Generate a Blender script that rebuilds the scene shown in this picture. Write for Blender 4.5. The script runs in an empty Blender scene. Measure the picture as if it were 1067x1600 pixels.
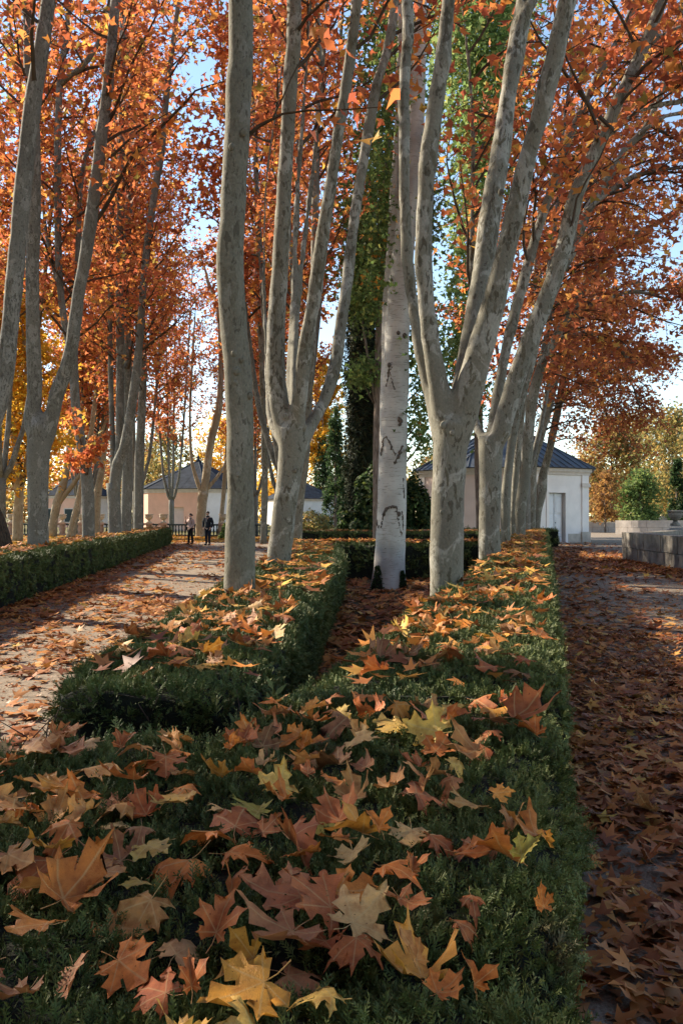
import bpy, bmesh, math, random
import numpy as np
from mathutils import Vector, Matrix, noise as mnoise

random.seed(7)
RNG = np.random.default_rng(7)
R = math.radians
SC = bpy.context.scene
COL = SC.collection

# ------------------------------------------------------------------ camera, sky, sun, exposure
F, CX, HY, CAMZ = 1300.0, 533.5, 806.0, 1.5      # focal length in photo pixels, optical axis, horizon row, eye height
cam_d = bpy.data.cameras.new('camera'); cam = bpy.data.objects.new('camera', cam_d); COL.objects.link(cam)
cam.location = (0, 0, CAMZ)
cam.rotation_euler = (R(90) + math.atan((HY - 800) / F), 0, 0)
cam_d.sensor_fit = 'VERTICAL'; cam_d.sensor_height = 36.0; cam_d.sensor_width = 24.0
cam_d.lens = 36.0 * F / 1600.0
cam_d.clip_start = 0.05; cam_d.clip_end = 3000
SC.camera = cam

SUN_EL, SUN_AZ = R(30), R(-58)          # azimuth from +Y towards +X: far left, somewhat behind the scene
w = bpy.data.worlds.new('World'); SC.world = w; w.use_nodes = True
nt = w.node_tree
sky = nt.nodes.new('ShaderNodeTexSky'); sky.sky_type = 'NISHITA'; sky.sun_disc = False
sky.sun_elevation = SUN_EL; sky.sun_rotation = SUN_AZ; sky.air_density = 1.0; sky.dust_density = 0.0; sky.ozone_density = 1.0
bg = nt.nodes['Background']; bg.inputs['Strength'].default_value = 0.12
nt.links.new(sky.outputs[0], bg.inputs['Color'])
sd = bpy.data.lights.new('sun', 'SUN'); sun = bpy.data.objects.new('sun', sd); COL.objects.link(sun)
sd.energy = 5.0; sd.angle = R(0.53); sd.color = (1.0, 0.89, 0.74)
sdir = Vector((math.sin(SUN_AZ) * math.cos(SUN_EL), math.cos(SUN_AZ) * math.cos(SUN_EL), math.sin(SUN_EL)))
sun.rotation_euler = sdir.to_track_quat('Z', 'Y').to_euler()
sun.location = sdir * 100
VS = SC.view_settings
VS.view_transform = 'Standard'; VS.look = 'None'; VS.exposure = 1.38; VS.gamma = 1.0; VS.use_curve_mapping = False
VS.use_white_balance = True; VS.white_balance_temperature = 6900; VS.white_balance_tint = 8      # camera set to 'shade'
SC.cycles.use_denoising = True
try: SC.cycles.denoiser = 'OPENIMAGEDENOISE'
except Exception: pass
SC.cycles.max_bounces = 6; SC.cycles.diffuse_bounces = 3; SC.cycles.transmission_bounces = 4; SC.cycles.transparent_max_bounces = 4
SC.cycles.sample_clamp_indirect = 6.0

# ------------------------------------------------------------------ helpers
def at(px, py, Y):
    """photo pixel + surveyed distance -> world point"""
    return Vector(((px - CX) / F * Y, Y, CAMZ - (py - HY) / F * Y))

def tag(o, label=None, cat=None, group=None, kind=None):
    if label: o['label'] = label
    if cat: o['category'] = cat
    if group: o['group'] = group
    if kind: o['kind'] = kind
    return o

def empty(name, loc=(0, 0, 0), rz=0):
    o = bpy.data.objects.new(name, None); COL.objects.link(o)
    o.location = loc; o.rotation_euler = (0, 0, rz); o.empty_display_size = 0.2
    return o

def link(name, me, mat=None, parent=None, smooth=False):
    o = bpy.data.objects.new(name, me); COL.objects.link(o)
    if mat is not None and len(me.materials) == 0: me.materials.append(mat)
    if parent is not None: o.parent = parent
    if smooth: me.polygons.foreach_set('use_smooth', [True] * len(me.polygons))
    return o

def fast_mesh(name, V, T, col=None):
    """V (n,3) T (m,3) numpy -> mesh"""
    me = bpy.data.meshes.new(name)
    V = np.asarray(V, dtype=np.float32); T = np.asarray(T, dtype=np.int32)
    k = T.shape[1]
    me.vertices.add(len(V)); me.vertices.foreach_set('co', V.ravel())
    me.loops.add(T.size); me.loops.foreach_set('vertex_index', T.ravel())
    me.polygons.add(len(T)); me.polygons.foreach_set('loop_start', np.arange(0, T.size, k, dtype=np.int32))
    if col is not None:
        a = me.attributes.new('col', 'FLOAT_COLOR', 'POINT')
        c = np.ones((len(V), 4), dtype=np.float32); c[:, :3] = col
        a.data.foreach_set('color', c.ravel())
    me.update(calc_edges=True)
    return me

class MB:
    """collects simple shapes into one mesh"""
    def __init__(s): s.v = []; s.f = []
    def add(s, vs, fs):
        b = len(s.v); s.v += [tuple(x) for x in vs]; s.f += [tuple(i + b for i in f) for f in fs]
    def box(s, x0, y0, z0, x1, y1, z1):
        s.add([(x0,y0,z0),(x1,y0,z0),(x1,y1,z0),(x0,y1,z0),(x0,y0,z1),(x1,y0,z1),(x1,y1,z1),(x0,y1,z1)],
              [(0,3,2,1),(4,5,6,7),(0,1,5,4),(1,2,6,5),(2,3,7,6),(3,0,4,7)])
    def hexa(s, b, t):
        """bottom quad, top quad (counter-clockwise seen from above)"""
        s.add(list(b) + list(t), [(0,3,2,1),(4,5,6,7),(0,1,5,4),(1,2,6,5),(2,3,7,6),(3,0,4,7)])
    def prism(s, poly, z0, z1):
        n = len(poly)
        s.add([(x,y,z0) for x,y in poly] + [(x,y,z1) for x,y in poly],
              [tuple(range(n-1,-1,-1)), tuple(range(n,2*n))] + [(i,(i+1)%n,n+(i+1)%n,n+i) for i in range(n)])
    def lathe(s, prof, n=14, c=(0,0,0)):
        b = []; m = len(prof)
        for r, z in prof:
            for k in range(n):
                a = 2*math.pi*k/n; b.append((c[0]+r*math.cos(a), c[1]+r*math.sin(a), c[2]+z))
        fs = [(i*n+k, i*n+(k+1)%n, (i+1)*n+(k+1)%n, (i+1)*n+k) for i in range(m-1) for k in range(n)]
        fs += [tuple(range(n-1,-1,-1)), tuple((m-1)*n+k for k in range(n))]
        s.add(b, fs)
    def tube(s, P, rad, n=6, cap=True):
        V, Q = tube_arrays(P, rad, n)
        fs = [tuple(int(i) for i in q) for q in Q]
        m = len(P)
        if cap: fs += [tuple(range(n-1,-1,-1)), tuple((m-1)*n+k for k in range(n))]
        s.add([tuple(float(c) for c in v) for v in V], fs)
    def mesh(s, name):
        me = bpy.data.meshes.new(name); me.from_pydata(s.v, [], s.f); me.update(); return me
    def build(s, name, mat, parent=None, smooth=False, bevel=0):
        o = link(name, s.mesh(name), mat, parent, smooth)
        if bevel:
            m = o.modifiers.new('bevel', 'BEVEL'); m.width = bevel; m.segments = 2; m.limit_method = 'ANGLE'
        return o

def tube_arrays(P, rad, n=6):
    P = np.array([tuple(p) for p in P], dtype=float); m = len(P)
    T = np.gradient(P, axis=0); T /= (np.linalg.norm(T, axis=1)[:, None] + 1e-9)
    ref = np.array([0.0, 1.0, 0.0]) if abs(T[0][1]) < 0.9 else np.array([1.0, 0, 0])
    u = np.cross(ref, T[0]); u /= np.linalg.norm(u)
    a = np.arange(n) * 2 * np.pi / n
    V = np.empty((m, n, 3))
    for i in range(m):
        u = u - T[i] * np.dot(u, T[i]); u /= (np.linalg.norm(u) + 1e-9)
        v = np.cross(T[i], u)
        V[i] = P[i] + rad[i] * (np.cos(a)[:, None] * u + np.sin(a)[:, None] * v)
    I = np.arange(m - 1)[:, None] * n; K = np.arange(n)[None, :]; K2 = (K + 1) % n
    Q = np.stack([I + K, I + K2, I + n + K2, I + n + K], axis=-1).reshape(-1, 4)
    return V.reshape(-1, 3), Q

def smooth_path(P, rad, step):
    """Catmull-Rom resample of a polyline with radii"""
    P = [Vector(p) for p in P]; out = []; ro = []
    for i in range(len(P) - 1):
        p0 = P[max(i-1, 0)]; p1 = P[i]; p2 = P[i+1]; p3 = P[min(i+2, len(P)-1)]
        k = max(1, int((p2 - p1).length / step))
        for j in range(k):
            t = j / k
            out.append(0.5*((2*p1) + (p2-p0)*t + (2*p0-5*p1+4*p2-p3)*t*t + (3*p1-p0-3*p2+p3)*t**3))
            ro.append(rad[i]*(1-t) + rad[i+1]*t)
    out.append(P[-1]); ro.append(rad[-1])
    return out, ro

# ------------------------------------------------------------------ materials
def nodes(name, rough=0.85, spec=0.2):
    m = bpy.data.materials.new(name); m.use_nodes = True
    t = m.node_tree; b = t.nodes['Principled BSDF']
    b.inputs['Roughness'].default_value = rough; b.inputs['Specular IOR Level'].default_value = spec
    return m, t, b, t.nodes.new, t.links.new

def ramp(t, stops, interp='LINEAR'):
    r = t.nodes.new('ShaderNodeValToRGB'); e = r.color_ramp.elements; r.color_ramp.interpolation = interp
    while len(e) < len(stops): e.new(0.5)
    for i, (p, c) in enumerate(stops):
        e[i].position = p; e[i].color = (c[0], c[1], c[2], 1) if len(c) == 3 else c
    return r

def coords(t, scale=(1,1,1), out='Object'):
    c = t.nodes.new('ShaderNodeTexCoord'); mp = t.nodes.new('ShaderNodeMapping'); mp.inputs['Scale'].default_value = scale
    t.links.new(c.outputs[out], mp.inputs['Vector']); return mp.outputs[0]

def noise_tex(t, vec, scale, detail=4, rough=0.55, dist=0.0):
    n = t.nodes.new('ShaderNodeTexNoise'); n.inputs['Scale'].default_value = scale; n.inputs['Detail'].default_value = detail
    n.inputs['Roughness'].default_value = rough; n.inputs['Distortion'].default_value = dist
    t.links.new(vec, n.inputs['Vector']); return n.outputs['Fac']

def mix(t, fac, a, b, mode='MIX'):
    x = t.nodes.new('ShaderNodeMix'); x.data_type = 'RGBA'; x.blend_type = mode
    for sock, val in ((x.inputs[0], fac), (x.inputs[6], a), (x.inputs[7], b)):
        if hasattr(val, 'is_linked') or hasattr(val, 'links'): t.links.new(val, sock)
        elif isinstance(val, (int, float)): sock.default_value = val
        else: sock.default_value = (val[0], val[1], val[2], 1)
    return x.outputs[2]

def bump(t, h, b, strength=0.4, dist=0.02):
    n = t.nodes.new('ShaderNodeBump'); n.inputs['Strength'].default_value = strength; n.inputs['Distance'].default_value = dist
    t.links.new(h, n.inputs['Height']); t.links.new(n.outputs[0], b.inputs['Normal'])

def mat_simple(name, col, rough=0.8, var=0.12, scale=6.0, bstr=0.15, bdist=0.01, spec=0.2, out='Object', metal=0):
    m, t, b, N, L = nodes(name, rough, spec)
    v = coords(t, out=out); f = noise_tex(t, v, scale, 5)
    lo = [c*(1-var*2) for c in col]; hi = [min(1, c*(1+var)) for c in col]
    r = ramp(t, [(0.3, lo), (0.7, hi)]); L(f, r.inputs[0]); L(r.outputs[0], b.inputs['Base Color'])
    b.inputs['Metallic'].default_value = metal
    if bstr: bump(t, noise_tex(t, v, scale*6, 4), b, bstr, bdist)
    return m

def mat_bark_plane(name, base, dark, pale, pscale=5.0, plates=1.0):
    """plane bark: olive ground, cream and brown flakes of uneven size, denser in some stretches than in others"""
    m, t, b, N, L = nodes(name, 0.85, 0.15)
    v = coords(t, (1, 1, 0.6)); v2 = coords(t, (1, 1, 0.42))
    big = noise_tex(t, v, 0.9, 2); n1 = noise_tex(t, v, pscale*0.62, 4, 0.6, 0.7); n2 = noise_tex(t, v2, pscale*1.25, 5, 0.62, 1.0); n4 = noise_tex(t, v2, pscale*4.2, 3, 0.55, 0.5)
    r0 = ramp(t, [(0.3, [c*0.78 for c in base]), (0.7, [min(1,c*1.16) for c in base])]); L(noise_tex(t, v, 1.7, 4, 0.6), r0.inputs[0])
    def shifted(n, k):
        x = N('ShaderNodeMath'); x.operation = 'MULTIPLY_ADD'; L(big, x.inputs[0]); x.inputs[1].default_value = k; L(n, x.inputs[2]); return x.outputs[0]
    m1 = ramp(t, [(0.74, (0,0,0)), (0.77, (0.85*plates,)*3)]); L(shifted(n1, 0.4), m1.inputs[0])
    m2 = ramp(t, [(0.33, (0.95*plates,)*3), (0.36, (0,0,0))]); L(shifted(n2, -0.12), m2.inputs[0])
    m4 = ramp(t, [(0.76, (0,0,0)), (0.80, (0.8,0.8,0.8))]); L(shifted(n4, 0.36), m4.inputs[0])
    c1 = mix(t, m1.outputs[0], r0.outputs[0], pale)
    c2 = mix(t, m2.outputs[0], c1, [0.55*dark[0]+0.45*base[0], 0.52*dark[1]+0.45*base[1], 0.5*dark[2]+0.4*base[2]])
    c2 = mix(t, m4.outputs[0], c2, dark)
    f = noise_tex(t, v, 60, 5, 0.7); rf = ramp(t, [(0.3, (0.66,0.66,0.66)), (0.7, (1.12,1.12,1.12))]); L(f, rf.inputs[0])
    L(mix(t, 1.0, c2, rf.outputs[0], 'MULTIPLY'), b.inputs['Base Color'])
    ad = N('ShaderNodeMath'); ad.operation = 'ADD'; L(m2.outputs[0], ad.inputs[0]); L(m4.outputs[0], ad.inputs[1])
    a2 = N('ShaderNodeMath'); a2.operation = 'MULTIPLY_ADD'; L(ad.outputs[0], a2.inputs[0]); a2.inputs[1].default_value = -0.5; L(f, a2.inputs[2])
    bump(t, a2.outputs[0], b, 0.6, 0.008)
    return m

BARK = mat_bark_plane('plane_bark', (0.20,0.188,0.152), (0.078,0.067,0.048), (0.325,0.312,0.272), 5.0)
BARK_S = mat_bark_plane('plane_bark_smooth', (0.172,0.161,0.126), (0.088,0.079,0.06), (0.24,0.228,0.192), 6.5, 0.65)
BARK_L = mat_bark_plane('plane_bark_grey', (0.18,0.176,0.156), (0.085,0.082,0.072), (0.27,0.265,0.24), 8.0)
BARK_W = mat_bark_plane('plane_bark_tan', (0.36,0.29,0.20), (0.24,0.18,0.12), (0.48,0.40,0.30), 3.0)

def mat_poplar():
    m, t, b, N, L = nodes('poplar_bark', 0.8, 0.15)
    v = coords(t, (1,1,9)); f = noise_tex(t, v, 3.0, 5, 0.65); f2 = noise_tex(t, coords(t, (1,1,1)), 1.6, 4)
    f3 = noise_tex(t, coords(t, (1.5,1.5,22)), 4.0, 3, 0.6)
    r = ramp(t, [(0.3, (0.29,0.275,0.25)), (0.6, (0.47,0.45,0.415))]); L(f2, r.inputs[0])
    r2 = ramp(t, [(0.30, (0.45,0.43,0.41)), (0.40, (1,1,1))]); L(f, r2.inputs[0])
    r3 = ramp(t, [(0.33, (0.38,0.36,0.34)), (0.40, (1,1,1))]); L(f3, r3.inputs[0])
    c = mix(t, 1.0, mix(t, 1.0, r.outputs[0], r2.outputs[0], 'MULTIPLY'), r3.outputs[0], 'MULTIPLY')
    L(c, b.inputs['Base Color']); bump(t, f, b, 0.4, 0.012)
    return m
POPLAR = mat_poplar()

def mat_rough_bark(name, c0, c1):
    m, t, b, N, L = nodes(name, 0.95, 0.1)
    f = noise_tex(t, coords(t, (1,1,0.18)), 22, 5, 0.65, 0.4)
    r = ramp(t, [(0.35, c0), (0.65, c1)]); L(f, r.inputs[0]); L(r.outputs[0], b.inputs['Base Color'])
    bump(t, f, b, 0.9, 0.04); return m
DARKBARK = mat_rough_bark('dark_furrowed_bark', (0.025,0.02,0.017), (0.10,0.075,0.06))
BROWNBARK = mat_rough_bark('brown_bark', (0.10,0.075,0.06), (0.27,0.22,0.19))
TWIG = mat_simple('twig_bark', (0.085,0.062,0.045), 0.9, 0.2, 8)

def mat_leaf(name, trans=0.5, rough=0.6, tint=(1,1,1)):
    """crown leaf: colour per leaf, light comes through"""
    m = bpy.data.materials.new(name); m.use_nodes = True; t = m.node_tree; t.nodes.clear()
    o = t.nodes.new('ShaderNodeOutputMaterial'); a = t.nodes.new('ShaderNodeAttribute'); a.attribute_name = 'col'
    d = t.nodes.new('ShaderNodeBsdfPrincipled'); d.inputs['Roughness'].default_value = rough; d.inputs['Specular IOR Level'].default_value = 0.15
    tr = t.nodes.new('ShaderNodeBsdfTranslucent'); mx = t.nodes.new('ShaderNodeMixShader'); mx.inputs[0].default_value = trans
    g = t.nodes.new('ShaderNodeHueSaturation'); g.inputs['Saturation'].default_value = 1.0; g.inputs['Value'].default_value = 1.3
    L = t.links.new
    L(a.outputs['Color'], d.inputs['Base Color']); L(a.outputs['Color'], g.inputs['Color']); L(g.outputs[0], tr.inputs['Color'])
    L(d.outputs[0], mx.inputs[1]); L(tr.outputs[0], mx.inputs[2]); L(mx.outputs[0], o.inputs['Surface'])
    return m
LEAF = mat_leaf('crown_leaf')
LITTER = mat_leaf('litter_leaf', 0.12, 0.55)

def mat_fallen():
    """large fallen leaf: own colour from the object, veins from the mesh, blotches, spots and a paler underside"""
    m = bpy.data.materials.new('fallen_leaf'); m.use_nodes = True; t = m.node_tree; b = t.nodes['Principled BSDF']; L = t.links.new; N = t.nodes.new
    b.inputs['Roughness'].default_value = 0.5; b.inputs['Specular IOR Level'].default_value = 0.25
    oi = N('ShaderNodeObjectInfo'); ve = N('ShaderNodeAttribute'); ve.attribute_name = 'vein'
    c = N('ShaderNodeTexCoord'); va = N('ShaderNodeVectorMath'); va.operation = 'ADD'
    cm = N('ShaderNodeCombineXYZ'); mu = N('ShaderNodeMath'); mu.operation = 'MULTIPLY'; mu.inputs[1].default_value = 37.0
    L(oi.outputs['Random'], mu.inputs[0]); L(mu.outputs[0], cm.inputs[2]); L(c.outputs['Object'], va.inputs[0]); L(cm.outputs[0], va.inputs[1])
    n1 = noise_tex(t, va.outputs[0], 3.2, 4, 0.6); n2 = noise_tex(t, va.outputs[0], 16, 2, 0.5); n3 = noise_tex(t, va.outputs[0], 40, 4, 0.6)
    r1 = ramp(t, [(0.32, (0.62,0.50,0.42)), (0.55, (1,1,1)), (0.75, (1.28,1.22,1.0))]); L(n1, r1.inputs[0])
    c1 = mix(t, 1.0, oi.outputs['Color'], r1.outputs[0], 'MULTIPLY')
    sp = ramp(t, [(0.70, (0,0,0)), (0.76, (1,1,1))]); L(n2, sp.inputs[0])
    c2 = mix(t, sp.outputs[0], c1, mix(t, 1.0, c1, (0.32,0.24,0.2), 'MULTIPLY'))
    vr = ramp(t, [(0.86, (0,0,0)), (0.97, (0.65,0.65,0.65))]); L(ve.outputs['Fac'], vr.inputs[0])
    c3 = mix(t, vr.outputs[0], c2, mix(t, 0.6, c2, (0.55,0.40,0.18)))
    ed = N('ShaderNodeAttribute'); ed.attribute_name = 'edge'; em = N('ShaderNodeMath'); em.operation = 'MULTIPLY'; L(ed.outputs['Fac'], em.inputs[0]); L(noise_tex(t, va.outputs[0], 5.0, 4, 0.6), em.inputs[1])
    er = ramp(t, [(0.26, (0,0,0)), (0.52, (0.8,0.8,0.8))]); L(em.outputs[0], er.inputs[0]); c3 = mix(t, er.outputs[0], c3, mix(t, 1.0, c3, (0.48,0.36,0.30), 'MULTIPLY'))
    L(c3, b.inputs['Base Color'])
    ad = N('ShaderNodeMath'); ad.operation = 'MULTIPLY_ADD'; L(ve.outputs['Fac'], ad.inputs[0]); ad.inputs[1].default_value = 0.6; L(n3, ad.inputs[2])
    bump(t, ad.outputs[0], b, 0.35, 0.02)
    tr = N('ShaderNodeBsdfTranslucent'); mx = N('ShaderNodeMixShader'); mx.inputs[0].default_value = 0.18
    L(c3, tr.inputs['Color']); L(b.outputs[0], mx.inputs[1]); L(tr.outputs[0], mx.inputs[2]); L(mx.outputs[0], t.nodes['Material Output'].inputs['Surface'])
    return m
FALLEN = mat_fallen()

def mat_hedge():
    m, t, b, N, L = nodes('hedge_sprig', 0.6, 0.25)
    g = N('ShaderNodeNewGeometry'); at_ = N('ShaderNodeAttribute'); at_.attribute_name = 'tone'
    f = noise_tex(t, g.outputs['Position'], 2.2, 3); f2 = noise_tex(t, g.outputs['Position'], 19, 2)
    ad = N('ShaderNodeMath'); ad.operation = 'ADD'; L(f, ad.inputs[0]); L(f2, ad.inputs[1])
    hf = N('ShaderNodeMath'); hf.operation = 'MULTIPLY_ADD'; L(ad.outputs[0], hf.inputs[0]); hf.inputs[1].default_value = 0.5
    sc = N('ShaderNodeMath'); sc.operation = 'MULTIPLY_ADD'; L(at_.outputs['Fac'], sc.inputs[0]); sc.inputs[1].default_value = 0.35; sc.inputs[2].default_value = -0.17
    L(sc.outputs[0], hf.inputs[2])
    r = ramp(t, [(0.28, (0.025,0.040,0.012)), (0.5, (0.068,0.094,0.024)), (0.72, (0.145,0.165,0.046)), (0.9, (0.24,0.18,0.07))]); L(hf.outputs[0], r.inputs[0])
    f5 = noise_tex(t, g.outputs['Position'], 3.1, 4, 0.6); rm = ramp(t, [(0.64, (0,0,0)), (0.74, (0.75,0.75,0.75))]); L(f5, rm.inputs[0])
    L(mix(t, rm.outputs[0], r.outputs[0], (0.115,0.078,0.045)), b.inputs['Base Color']); return m
HEDGE = mat_hedge()
CORE = mat_simple('hedge_core', (0.012,0.014,0.009), 0.95, 0.2, 9, 0.6, 0.03)  # near-black: deep shade among the sprigs put into the colour
STEM = mat_simple('hedge_stem', (0.12,0.075,0.055), 0.9, 0.25, 20)

def mat_ground(name, c0, c1, c2, sc=1.0, pebble=True):
    m, t, b, N, L = nodes(name, 0.95, 0.12)
    v = coords(t, (1,1,1)); f1 = noise_tex(t, v, 0.35*sc, 5, 0.6); f2 = noise_tex(t, v, 7*sc, 5, 0.65); f3 = noise_tex(t, v, 90*sc, 3, 0.7)
    r1 = ramp(t, [(0.35, c0), (0.65, c1)]); L(f1, r1.inputs[0])
    r2 = ramp(t, [(0.40, (0,0,0)), (0.68, (1,1,1))]); L(f2, r2.inputs[0])
    c = mix(t, r2.outputs[0], r1.outputs[0], c2)
    r3 = ramp(t, [(0.3, (0.62,0.62,0.62)), (0.7, (1.22,1.22,1.22))]); L(f3, r3.inputs[0])
    L(mix(t, 1.0, c, r3.outputs[0], 'MULTIPLY'), b.inputs['Base Color'])
    bump(t, f3, b, 0.6, 0.012); return m
GRAVEL = mat_ground('sandy_gravel', (0.25,0.20,0.152), (0.32,0.26,0.20), (0.175,0.135,0.10))
SOIL = mat_ground('soil', (0.07,0.052,0.04), (0.11,0.08,0.055), (0.05,0.06,0.03))
LAWN = mat_ground('lawn_soil', (0.08,0.10,0.03), (0.14,0.12,0.045), (0.17,0.12,0.04))
WHITE_SHADE = mat_simple('white_render_warm_shade', (0.74,0.58,0.52), 0.9, 0.05, 1.5, 0.2, 0.01)  # white render with the pinkish warm shade of the left faces painted in
PINK = mat_simple('pink_render', (0.78,0.46,0.335), 0.9, 0.05, 1.5, 0.2, 0.01)
WHITE = mat_simple('white_render', (0.82,0.77,0.745), 0.9, 0.05, 1.3, 0.25, 0.012)
PALE = mat_simple('pale_render', (0.74,0.73,0.72), 0.9, 0.04, 1.5, 0.2, 0.01)
TRIM = mat_simple('cornice_stone', (0.62,0.55,0.49), 0.85, 0.07, 3, 0.2, 0.01)
PLINTH = mat_simple('plinth_stone', (0.55,0.48,0.40), 0.9, 0.12, 3, 0.3, 0.01)
DOORW = mat_simple('painted_door', (0.72,0.73,0.76), 0.55, 0.03, 5, 0.05, 0.004, 0.35)
ZINC = mat_simple('zinc_roof', (0.055,0.068,0.09), 0.6, 0.16, 1.2, 0.1, 0.01, 0.4)
SLATE = mat_simple('slate_roof', (0.035,0.042,0.055), 0.9, 0.22, 2.0, 0.3, 0.02, 0.08)
STONE = mat_simple('weathered_stone', (0.21,0.19,0.165), 0.95, 0.24, 2.6, 0.7, 0.025)
STONE_L = mat_simple('pale_stone', (0.42,0.37,0.33), 0.95, 0.15, 1.5, 0.5, 0.02)
TERRA = mat_simple('pink_stone', (0.42,0.28,0.22), 0.9, 0.12, 5, 0.4, 0.01)
URN = mat_simple('urn_stone', (0.50,0.42,0.33), 0.9, 0.12, 6, 0.4, 0.01)
GREENI = mat_simple('green_iron', (0.018,0.032,0.032), 0.55, 0.15, 10, 0, 0, 0.4)
SCAR = mat_simple('bark_scar', (0.115,0.092,0.076), 0.95, 0.25, 30, 0.5, 0.01)
IVY = mat_simple('ivy_root', (0.02,0.018,0.012), 0.95, 0.3, 25, 0.6, 0.01)

# ------------------------------------------------------------------ leaf scatter
def frames(nrm, spin):
    """rotation matrices whose Z follows nrm, turned by spin"""
    n = nrm / (np.linalg.norm(nrm, axis=1)[:, None] + 1e-9)
    ref = np.where(np.abs(n[:, 2:3]) < 0.95, np.array([[0, 0, 1.0]]), np.array([[1.0, 0, 0]]))
    u = np.cross(ref, n); u /= np.linalg.norm(u, axis=1)[:, None]; v = np.cross(n, u)
    c, s = np.cos(spin)[:, None], np.sin(spin)[:, None]
    return np.stack([c*u + s*v, -s*u + c*v, n], axis=2)

def scatter(tv, tt, pos, nrm, size, rng):
    N = len(pos); M = frames(nrm, rng.uniform(0, 2*np.pi, N))
    V = np.einsum('nij,kj->nki', M, tv) * size[:, None, None] + pos[:, None, :]
    T = tt[None] + (np.arange(N) * len(tv))[:, None, None]
    return V.reshape(-1, 3), T.reshape(-1, 3)

# small crown leaf: three pointed lobes folded on the midrib
CROWN_V = np.array([(0,-0.1,0),(-0.55,0.22,0.10),(-0.2,0.38,0.03),(0,0.95,-0.06),(0.2,0.38,0.03),(0.55,0.22,0.10)], float) - np.array([0,0.35,0])
CROWN_T = np.array([(0,2,1),(0,3,2),(0,4,3),(0,5,4)])
OVAL_V = np.array([(0,-0.5,0),(-0.32,0,0.06),(0,0.55,0),(0.32,0,0.06)], float); OVAL_T = np.array([(0,2,1),(0,3,2)])

PAL_ORANGE = [((0.54,0.182,0.06),4),((0.45,0.132,0.057),5),((0.59,0.245,0.066),2.8),((0.34,0.096,0.052),3.2),((0.62,0.35,0.082),.8),((0.27,0.20,0.052),0.7)]
PAL_RUST = [((0.46,0.165,0.062),4),((0.38,0.12,0.056),5),((0.54,0.23,0.066),2.5),((0.28,0.085,0.046),2.5),((0.58,0.32,0.08),0.8)]
PAL_YELLOW = [((0.62,0.34,0.04),4),((0.55,0.25,0.03),3),((0.66,0.42,0.06),3),((0.36,0.30,0.05),1.2)]
PAL_GREEN = [((0.12,0.18,0.055),4),((0.085,0.13,0.045),4),((0.18,0.23,0.07),2),((0.24,0.24,0.065),0.6)]
PAL_DARKGREEN = [((0.028,0.055,0.022),4),((0.045,0.075,0.028),3),((0.07,0.10,0.035),1)]
PAL_OLIVE = [((0.28,0.215,0.075),4),((0.20,0.185,0.07),3),((0.40,0.26,0.085),3),((0.13,0.145,0.05),2)]
PAL_BROWN = [((0.26,0.13,0.045),4),((0.34,0.19,0.06),3),((0.20,0.10,0.04),3)]
PAL_MIXED = [((0.30,0.22,0.05),3),((0.52,0.2,0.035),3),((0.16,0.18,0.04),3),((0.6,0.36,0.06),2)]
PAL_LITTER = [((0.32,0.115,0.038),4),((0.40,0.16,0.045),4),((0.24,0.082,0.032),4),((0.17,0.062,0.032),2.5),((0.47,0.235,0.07),1.5),((0.48,0.30,0.08),0.4),((0.34,0.16,0.07),2)]
PAL_LAWNLIT = [((0.60,0.34,0.05),4),((0.55,0.25,0.05),3),((0.5,0.19,0.04),2),((0.3,0.12,0.04),1.5)]

def palette(pal, n, rng, jit=0.22):
    c = np.array([p[0] for p in pal]); wt = np.array([p[1] for p in pal], float); wt /= wt.sum()
    k = rng.choice(len(pal), n, p=wt)
    return c[k] * rng.uniform(1-jit, 1+jit, (n, 1)) * rng.uniform(0.94, 1.06, (n, 3))

def leaf_mesh(name, pos, size, pal, rng, oval=False, up=0.25, clump=None):
    pos = np.asarray(pos, float); n = len(pos)
    nr = rng.normal(0, 1, (n, 3)); nr[:, 2] = np.abs(nr[:, 2]) + up
    tv, tt = (OVAL_V, OVAL_T) if oval else (CROWN_V, CROWN_T)
    V, T = scatter(tv, tt, pos, nr, size * rng.uniform(0.65, 1.25, n), rng)
    c = palette(pal, n, rng)
    return fast_mesh(name, V, T, np.repeat(c, len(tv), axis=0))

# ------------------------------------------------------------------ trees
def lerp_path(P, t):
    """point and tangent at arc fraction t"""
    L = [0.0]
    for i in range(len(P)-1): L.append(L[-1] + (P[i+1]-P[i]).length)
    d = t * L[-1]
    for i in range(len(P)-1):
        if L[i+1] >= d or i == len(P)-2:
            k = (d - L[i]) / max(1e-6, L[i+1]-L[i]); return P[i].lerp(P[i+1], k), (P[i+1]-P[i]).normalized(), L[-1]

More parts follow.
